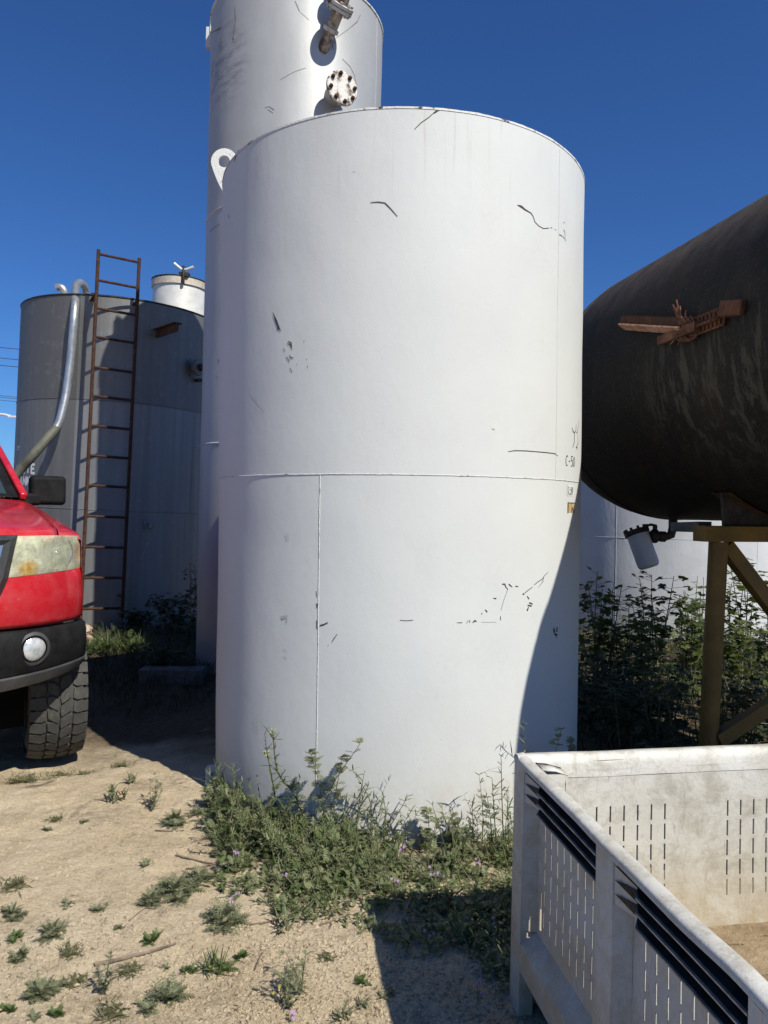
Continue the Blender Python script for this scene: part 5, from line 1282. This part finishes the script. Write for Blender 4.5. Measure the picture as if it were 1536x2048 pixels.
def flower(t, h, pet, n=5, stem=True, heads=3, spread=.018):
    m = MB(); ms = MB()
    for k in range(heads):
        e = Vector((rv(-spread, spread), rv(-spread, spread), h + rv(-.012, .012)))
        ms.tube(stem_path(Vector((0, 0, 0)), e, Vector((rv(-.01, .01), rv(-.01, .01), .0)), 4), .0011, 4, False)
        ax = adir(rv(3.9, 5.5), rv(.2, 1.0)); M_ = axis_frame(e, ax)
        for i in range(n):
            a = 2 * pi * i / n; c_, s_ = cos(a), sin(a); r = .0065
            m.add([M_ @ Vector((0, 0, 0)), M_ @ Vector((r * .6 * c_ - r * .35 * s_, r * .6 * s_ + r * .35 * c_, .002)), M_ @ Vector((r * c_, r * s_, .003)), M_ @ Vector((r * .6 * c_ + r * .35 * s_, r * .6 * s_ - r * .35 * c_, .002))], [(0, 1, 2, 3)])
    m.build('petals', pet, t, 0); ms.build('stem', W['stalk'], t, 0)
flower(fl_t, .05, W['yellowbud'])
for px, py, hh, lab in ((808, 1752, .10, 'pink flower in the middle of the weed patch right of the bare patch'), (950, 1772, .10, 'pink flower in the shaded weeds nearest the bin'), (866, 1788, .09, 'pink flower in shaded weeds, left of a close pair'), (884, 1792, .085, 'pink flower in shaded weeds, right of a close pair'),
                        (786, 1808, .08, 'pink flower at the front edge of the sunlit weeds'), (470, 1748, .09, 'pink flower at the left end of the weed patch above the twigs'), (467, 1822, .05, 'pink flower over the dense front left tuft'), (566, 1780, .06, 'pale pink flower low in the sunlit weed patch'),
                        (922, 1870, .05, 'pink flower low in the dark weeds beside the bin'), (856, 1900, .05, 'pink flower lowest in the dark weeds'), (994, 1878, .05, 'pink flower right beside the bin post'), (578, 2040, .03, 'violet flower at the bottom edge under the sprigs'), (955, 2000, .04, 'pale flower near the foot of the bin post')):
    t = thing('wild_flower', lab, 'flower', G(px, py), group='small wild flowers'); flower(t, hh, W['petal'])

# --- tall stalks growing against the tank
def stalk(base, mids, tip, Y, label, style='mustard', thick=.004):
    b = G(*base); t = thing('tall_weed', label, 'weed', b, group='tall weed stalks at the tank')
    pts = [Vector((0, 0, -.01))] + [at(x, y, b.y + (Y - b.y) * (i + 1) / (len(mids) + 1)) - b for i, (x, y) in enumerate(mids)] + [at(*tip, Y) - b]
    P_ = smooth_path(pts, 5); n = len(P_); m = MB(); ml = MB()
    m.tube(P_, [thick * (1 - .7 * i / n) for i in range(n)], 6, False)
    for i in range(2, n):
        k = i / n
        for j in range((4 if style == 'mustard' else 3) if style != 'fern' else 2):
            d = adir(rv(0, 6.3), rv(-.1, 1.0))
            if style == 'fern':
                if k > .25: feather(ml, P_[i], d, rv(.05, .09) * (1.2 - .6 * k), .020, .8, 6)
            elif style == 'mustard':
                if rnd.random() < .8: blade(ml, P_[i], d, rv(.03, .075) * (1.15 - .4 * k), .0048, rv(-.3, .9), 3)
                if k < .5 and rnd.random() < .4: feather(ml, P_[i], d, rv(.06, .10), .018, .9, 6)
            else:
                if k > .35 and rnd.random() < .75:
                    e = P_[i] + d * rv(.012, .03); ml.tube([P_[i], e], [.0012, .0018], 4, True)
                if rnd.random() < .35: blade(ml, P_[i], d, rv(.03, .07), .0035, rv(.1, .9), 3)
        if style != 'fern' and k > .3 and rnd.random() < .25:        # side branch
            d = adir(rv(0, 6.3), rv(.4, 1.1)); e = P_[i] + d * rv(.05, .12); br = stem_path(P_[i], e, Vector((0, 0, .01)), 4)
            m.tube(br, [thick * .4, thick * .35, thick * .3, thick * .25, thick * .2], 4, False)
            for q in br[1:]:
                blade(ml, q, adir(rv(0, 6.3), rv(0, 1.0)), rv(.015, .04), .0028, rv(0, .6), 2)
    m.build('stem', W['stalk'], t, 0); ml.build('leaves', W['bright'] if style == 'mustard' else W['filaree'], t, 0)
    if style == 'mustard':
        mb = MB()
        for i in range(9):
            c = P_[-1] + Vector((rv(-.012, .012), rv(-.012, .012), rv(-.03, .008))); mb.lathe([(0, -.005), (.0045, 0), (0, .006)], 5, Matrix.Translation(c))
        mb.build('buds', W['yellowbud'], t, 0)
stalk((622, 1668), [(590, 1590), (556, 1545)], (545, 1462), 3.22, 'tallest hairy stalk leaning left with a yellow green top', 'mustard', .0075)
stalk((556, 1650), [(548, 1580)], (533, 1500), 3.26, 'second tallest stalk close beside the tallest one', 'mustard', .0042)
stalk((640, 1668), [(642, 1590), (628, 1530)], (621, 1505), 3.2, 'thin bent stem with drooping tip just left of the vertical weld', 'fern', .0022)
stalk((636, 1672), [(660, 1580)], (720, 1488), 3.2, 'stem with ferny leaves leaning right past the vertical weld', 'fern', .0034)
stalk((645, 1670), [(668, 1600)], (684, 1515), 3.22, 'ferny stem directly left of the right leaning one', 'fern', .003)
stalk((712, 1684), [(716, 1620)], (728, 1548), 3.22, 'branching thin stalk right of the ferny stems', 'pods', .003)
stalk((735, 1684), [(742, 1610)], (706, 1540), 3.22, 'thin stalk crossing behind the branching one', 'pods', .003)
stalk((768, 1688), [(772, 1640)], (766, 1585), 3.24, 'short stalk with narrow pods before the white shell', 'pods', .0026)
stalk((752, 1688), [(788, 1640)], (816, 1592), 3.24, 'stalk with narrow pods leaning far right', 'pods', .0028)
stalk((785, 1692), [(806, 1650)], (822, 1622), 3.22, 'short arched stalk at the right end of the thin ones', 'pods', .0022)
stalk((440, 1620), [(432, 1580)], (420, 1548), 3.55, 'short stalk beside the anchor bracket, left of two', 'pods', .0026)
stalk((470, 1628), [(474, 1580)], (468, 1536), 3.5, 'short stalk beside the anchor bracket, right of two', 'pods', .0026)
stalk((862, 1696), [(858, 1655)], (856, 1622), 3.22, 'small fern stem alone before the bare tank foot', 'fern', .002)
stalk((935, 1704), [(918, 1665)], (902, 1634), 3.2, 'arching fern stem left of the stalks by the bin', 'fern', .0026)
stalk((948, 1704), [(946, 1650)], (944, 1604), 3.2, 'straight thin stem left of the stalks by the bin', 'pods', .0024)
stalk((962, 1704), [(966, 1630)], (958, 1550), 3.2, 'slender bare stem with a single head left of the bin', 'bare', .0018)
stalk((985, 1706), [(982, 1650)], (975, 1596), 3.15, 'leafy stem with a bushy top left of the bin', 'fern', .003)
stalk((994, 1706), [(988, 1620)], (984, 1556), 3.1, 'seed spike left of the bin, left of a pair', 'pods', .0028)
stalk((1008, 1706), [(1004, 1600)], (1002, 1512), 3.05, 'tallest seed spike rising beside the bin corner', 'pods', .003)
stalk((1018, 1700), [(1016, 1640)], (1014, 1580), 3.0, 'short seed spike touching the bin corner post', 'pods', .0028)
stalk((1062, 1640), [(1056, 1530)], (1046, 1462), 3.35, 'shaded stalk showing above the bin corner', 'pods', .003)
stalk((1098, 1640), [(1104, 1540)], (1122, 1460), 3.4, 'shaded drooping stalk above the bin rim, left of the tank edge', 'fern', .003)
stalk((1128, 1630), [(1132, 1530)], (1142, 1478), 3.5, 'short shaded stalk above the bin rim at the tank edge', 'fern', .0028)

# --- mallow bushes under and behind the black tank
def bush(name, px, py_base, py_top, Y, wpx, n, label, mat, leaf=.045, lobes=5, cat='bush', group='leafy bushes behind the black tank', stems=7):
    b = at(px, 1020, Y); b.z = gh(b.x, b.y); h = at(px, py_top, Y).z - b.z; r = wpx / 2 * Y / F
    t = thing(name, label, cat, b, group=group); ms = MB(); ml = MB(); paths = []
    for i in range(stems):
        e = Vector((rv(-r, r), rv(-r, r) * .7, h * rv(.72, 1.0))) if i else Vector((rv(-.2, .2) * r, 0, h))
        pth = stem_path(Vector((rv(-r, r) * .5, rv(-r, r) * .4, 0)), e, Vector((rv(-.25, .25) * r, 0, .1)), 8); paths.append(pth)
        ms.tube(pth, [.007 * (1 - .08 * k) for k in range(9)], 5, False)
    for i in range(n):
        pth = rnd.choice(paths); k = min(7.99, 8 * (rnd.random() ** .75)); q = pth[int(k)].lerp(pth[int(k) + 1], k % 1)
        d = adir(rv(0, 6.3), rv(-.35, .6)); pet = q + d * rv(.04, .12)
        ms.tube([q, pet], [.0022, .0016], 3, False)
        lobed(ml, pet, (d + Vector((rv(-.4, .4), rv(-.4, .4), rv(-.6, .2)))), (Vector((rv(-.5, .5), rv(-.5, .5), 1))).normalized(), leaf * rv(.55, 1.1) * (1.1 - .25 * k / 8), lobes)
    ms.build('stems', W['stalk'], t, 0); ml.build('leaves', mat, t, 0)
bush('mallow_bush', 1205, 1500, 1142, 5.5, 110, 210, 'dark mallow bush hiding the pale tank next to the white tank edge', W['mallow'])
bush('mallow_bush', 1308, 1500, 1150, 5.7, 110, 220, 'dark mallow bush directly below the hanging canister', W['mallow'])
bush('mallow_bush', 1262, 1500, 1205, 5.3, 100, 170, 'lower mallow bush filling the gap below and left of the canister', W['mallow'])
bush('mallow_bush', 1375, 1500, 1180, 5.9, 90, 170, 'mallow bush just left of the yellow leg', W['mallow'])
bush('mallow_bush', 1402, 1500, 1152, 6.9, 60, 90, 'sunlit yellow green mallow shoot behind the yellow leg', W['mallow'], .05)
bush('mallow_bush', 1490, 1500, 1118, 6.9, 100, 190, 'sunlit yellow green mallow bush right of the yellow leg', W['mallow'], .05)
bush('mallow_bush', 1545, 1500, 1215, 5.2, 90, 150, 'dark mallow bush at the right edge below the brace', W['mallow'])
bush('mallow_bush', 1470, 1500, 1240, 6.0, 90, 150, 'low mallow bush behind the lower yellow brace', W['mallow'])
bush('mallow_bush', 1560, 1500, 1150, 7.2, 90, 120, 'sunlit mallow bush half cut by the right edge', W['mallow'], .05)
for px, Y, py, lab in ((1185, 4.9, 1290, 'low dark bush at the foot of the white tank edge'), (1255, 4.7, 1330, 'low dark bush above the far bin rim, left of the middle'), (1335, 4.6, 1335, 'low dark bush above the far bin rim, next to the leg'), (1490, 4.5, 1360, 'low dark bush in front of the lower yellow brace')):
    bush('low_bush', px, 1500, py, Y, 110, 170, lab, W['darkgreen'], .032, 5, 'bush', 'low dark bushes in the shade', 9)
m = MB()
for i in range(7000):
    x, y = rv(1.0, 5.6), rv(3.7, 9.2)
    if (x - .085) ** 2 + (y - 4.34) ** 2 < 1.12: continue
    if x / y > .62 or (x - 4.16) ** 2 + (y - 10.5) ** 2 < 3.7: continue
    p = Vector((x, y, gh(x, y)))
    if rnd.random() < .6: blade(m, p, adir(rv(0, 6.3), rv(.5, 1.4)), rv(.12, .42), .005, rv(.3, 1.2), 3)
    else:
        e = p + Vector((rv(-.05, .05), rv(-.05, .05), rv(.05, .28)))
        lobed(m, e, adir(rv(0, 6.3), rv(-.3, .5)), Vector((rv(-.4, .4), rv(-.4, .4), 1)).normalized(), rv(.02, .042), 4)
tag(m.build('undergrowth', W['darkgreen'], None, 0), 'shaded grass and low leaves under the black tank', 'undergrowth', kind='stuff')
# dry fronds by the leg foot
bf = at(1452, 1330, 4.6); t = thing('dry_grass_clump', 'dry pale grass fronds spreading at the foot of the yellow leg', 'grass', (bf.x, bf.y, gh(bf.x, bf.y)))
m = MB()
for i in range(46): blade(m, Vector((rv(-.05, .05), rv(-.05, .05), 0)), adir(rv(0, 6.3), rv(.6, 1.4)), rv(.3, .62), .004, rv(.6, 1.6), 6)
m.build('blades', W['dryleaf'], t, 0)

# --- shaded growth between the grey tank, the tall tank and the white tank
for px, Y, py, w_, n, lab in ((350, 8.75, 1190, 100, 240, 'dark bush between the grey tank and the tall tank'), (392, 8.3, 1130, 50, 110, 'thin dark climber against the foot of the tall tank'), (276, 8.95, 1222, 70, 140, 'low dark bush right of the ladder foot'), (310, 6.6, 1292, 110, 150, 'dark weedy bush behind the concrete block')):
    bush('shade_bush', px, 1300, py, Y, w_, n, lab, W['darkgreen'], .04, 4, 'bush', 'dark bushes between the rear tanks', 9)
m = MB()
for i in range(2400):
    px, py = rv(165, 440), rv(1262, 1420)
    p = G(px, py)
    if (p.x - TX) ** 2 + (p.y - TY) ** 2 < TR ** 2 or (p.x - .085) ** 2 + (p.y - 4.34) ** 2 < 1.12: continue
    if rnd.random() > 1.15 - (py - 1262) / 160: continue
    blade(m, p, adir(rv(0, 6.3), rv(.3, 1.4)), rv(.08, .26), .0045, rv(.3, 1.3), 3)
    if rnd.random() < .35: feather(m, p + Vector((0, 0, rv(0, .1))), adir(rv(0, 6.3), rv(.1, 1.1)), rv(.08, .16), .03, .8, 5)
tag(m.build('undergrowth', W['darkgreen'], None, 0), 'shaded grass on the ground between the pickup and the tall tank', 'undergrowth', kind='stuff')
for px, py, w_, lab in ((196, 1304, 70, 'sunlit green tuft beside the brick chunks'), (236, 1302, 84, 'sunlit green tuft in the middle of the bright strip behind the pickup'), (268, 1296, 60, 'sunlit green tuft at the shadow side of the bright strip')):
    p = G(px, py); t = thing('weed_tuft', lab, 'weed', p, group='sunlit tufts behind the pickup'); r = w_ / 2 * p.y / F; m = MB()
    for i in range(80): blade(m, Vector((rv(-r, r), rv(-r, r), 0)), adir(rv(0, 6.3), rv(.3, 1.4)), rv(.10, .26), .006, rv(.3, 1.3), 3)
    for i in range(22): feather(m, Vector((rv(-r, r), rv(-r, r), rv(0, .1))), adir(rv(0, 6.3), rv(.1, 1.1)), rv(.10, .2), .035, .8, 5)
    m.build('leaves', W['bright'], t, 0)

# --- litter: straw, twigs, clods
m = MB()
for i in range(13000):
    px, py = rv(-20, 1100), 1430 + 640 * rnd.random() ** .8
    p = G(px, py)
    if (p.x - .085) ** 2 + (p.y - 4.34) ** 2 < 1.07: continue
    dens = .35 + 1.2 * noise.noise(Vector((p.x * 2.3, p.y * 2.3, 5))) + (.4 if py > 1850 and px > 380 else 0)
    if rnd.random() > dens: continue
    a = rv(0, 6.3); L = .0065 * math.exp(rv(-.5, 1.15)); d = adir(a, rv(-.05, .25)); s_ = Vector((-sin(a), cos(a), 0)); w_ = L * rv(.02, .06) + .0004; z0 = Vector((0, 0, .003))
    c = p + z0 + s_ * rv(-.3, .3) * L
    m.add([p + z0 - s_ * w_, p + z0 + s_ * w_, c + d * L * .5 + s_ * w_ + z0, p + d * L + z0 * .6, c + d * L * .5 - s_ * w_ + z0], [(0, 1, 2, 4), (4, 2, 3)])
tag(m.build('litter', W['straw'], None, 0), 'bits of straw and dry leaf strewn over the sand', 'litter', kind='stuff')
m = MB()
for i in range(9000):
    px, py = rv(-20, 1060), 1500 + 560 * rnd.random() ** .7
    if rnd.random() > .35 + (.65 if (py > 1840 and px > 330) else 0) + .5 * noise.noise(Vector((px * .01, py * .02, 8))): continue
    p = G(px, py)
    if (p.x - .085) ** 2 + (p.y - 4.34) ** 2 < 1.07: continue
    r = .0022 * math.exp(rv(-.2, 1.5)); vs = []
    for k, (q, z) in enumerate(((0, 1), (1, .25), (1, -.35))):
        for j in range(1 if k == 0 else 5):
            a = j * 2 * pi / 5 + k * .5; rr = r * rv(.75, 1.25); vs.append(p + Vector((rr * q * cos(a), rr * q * sin(a), r * z * .8 * rv(.8, 1.2))))
    m.add(vs, [(0, 1 + j, 1 + (j + 1) % 5) for j in range(5)] + [(1 + j, 6 + j, 6 + (j + 1) % 5, 1 + (j + 1) % 5) for j in range(5)])
tag(m.build('pebbles', W['sand'], None, 0), 'small sand clods and pebbles lying on the ground', 'pebbles', kind='stuff')
def twig(pts, r, lab, mat='wood', fork=None):
    P_ = []
    for x, y in pts:
        p = G(x, y); p.z += r * 1.2; P_.append(p)
    m = MB(); sp = smooth_path(P_, 4); sp = [p + Vector((0, 0, .006 * abs(noise.noise(p * 9)))) for p in sp]
    m.tube(sp, [r * (1 - .5 * i / len(sp)) for i in range(len(sp))], 6)
    o = m.build('dry_twig', W[mat], None, 40); tag(o, lab, 'twig', 'dry twigs on the sand')
twig([(352, 1708), (380, 1714), (420, 1724), (436, 1722)], .0045, 'forked grey twig left of the weed patch, upper of the crossing pair')
twig([(372, 1734), (410, 1730), (445, 1722), (470, 1714)], .0035, 'thin grey twig left of the weed patch, lower of the crossing pair')
twig([(190, 1928), (235, 1920), (280, 1908), (322, 1900), (352, 1888)], .007, 'long flat dry stalk lying on the sand between small tufts')
twig([(236, 1918), (270, 1906), (300, 1904)], .004, 'short dry stem lying along the long dry stalk')
twig([(258, 1840), (290, 1820), (312, 1822)], .0022, 'thin curved twig above the bright compact tuft')
twig([(52, 1582), (80, 1580), (108, 1568)], .004, 'short pale twig near the dry grass before the tyre')
twig([(310, 1660), (345, 1664), (368, 1660)], .003, 'short twig under the low rear feathery tuft')
twig([(520, 1850), (560, 1838), (500, 1852)], .003, 'small twig at the front edge of the weed patch')
twig([(640, 1858), (680, 1842), (700, 1836)], .0035, 'dark bent twig at the front right edge of the sunlit weeds')
twig([(510, 1940), (520, 1918), (526, 1906)], .0025, 'thin curved stem standing on the sand right of the ferny tuft')
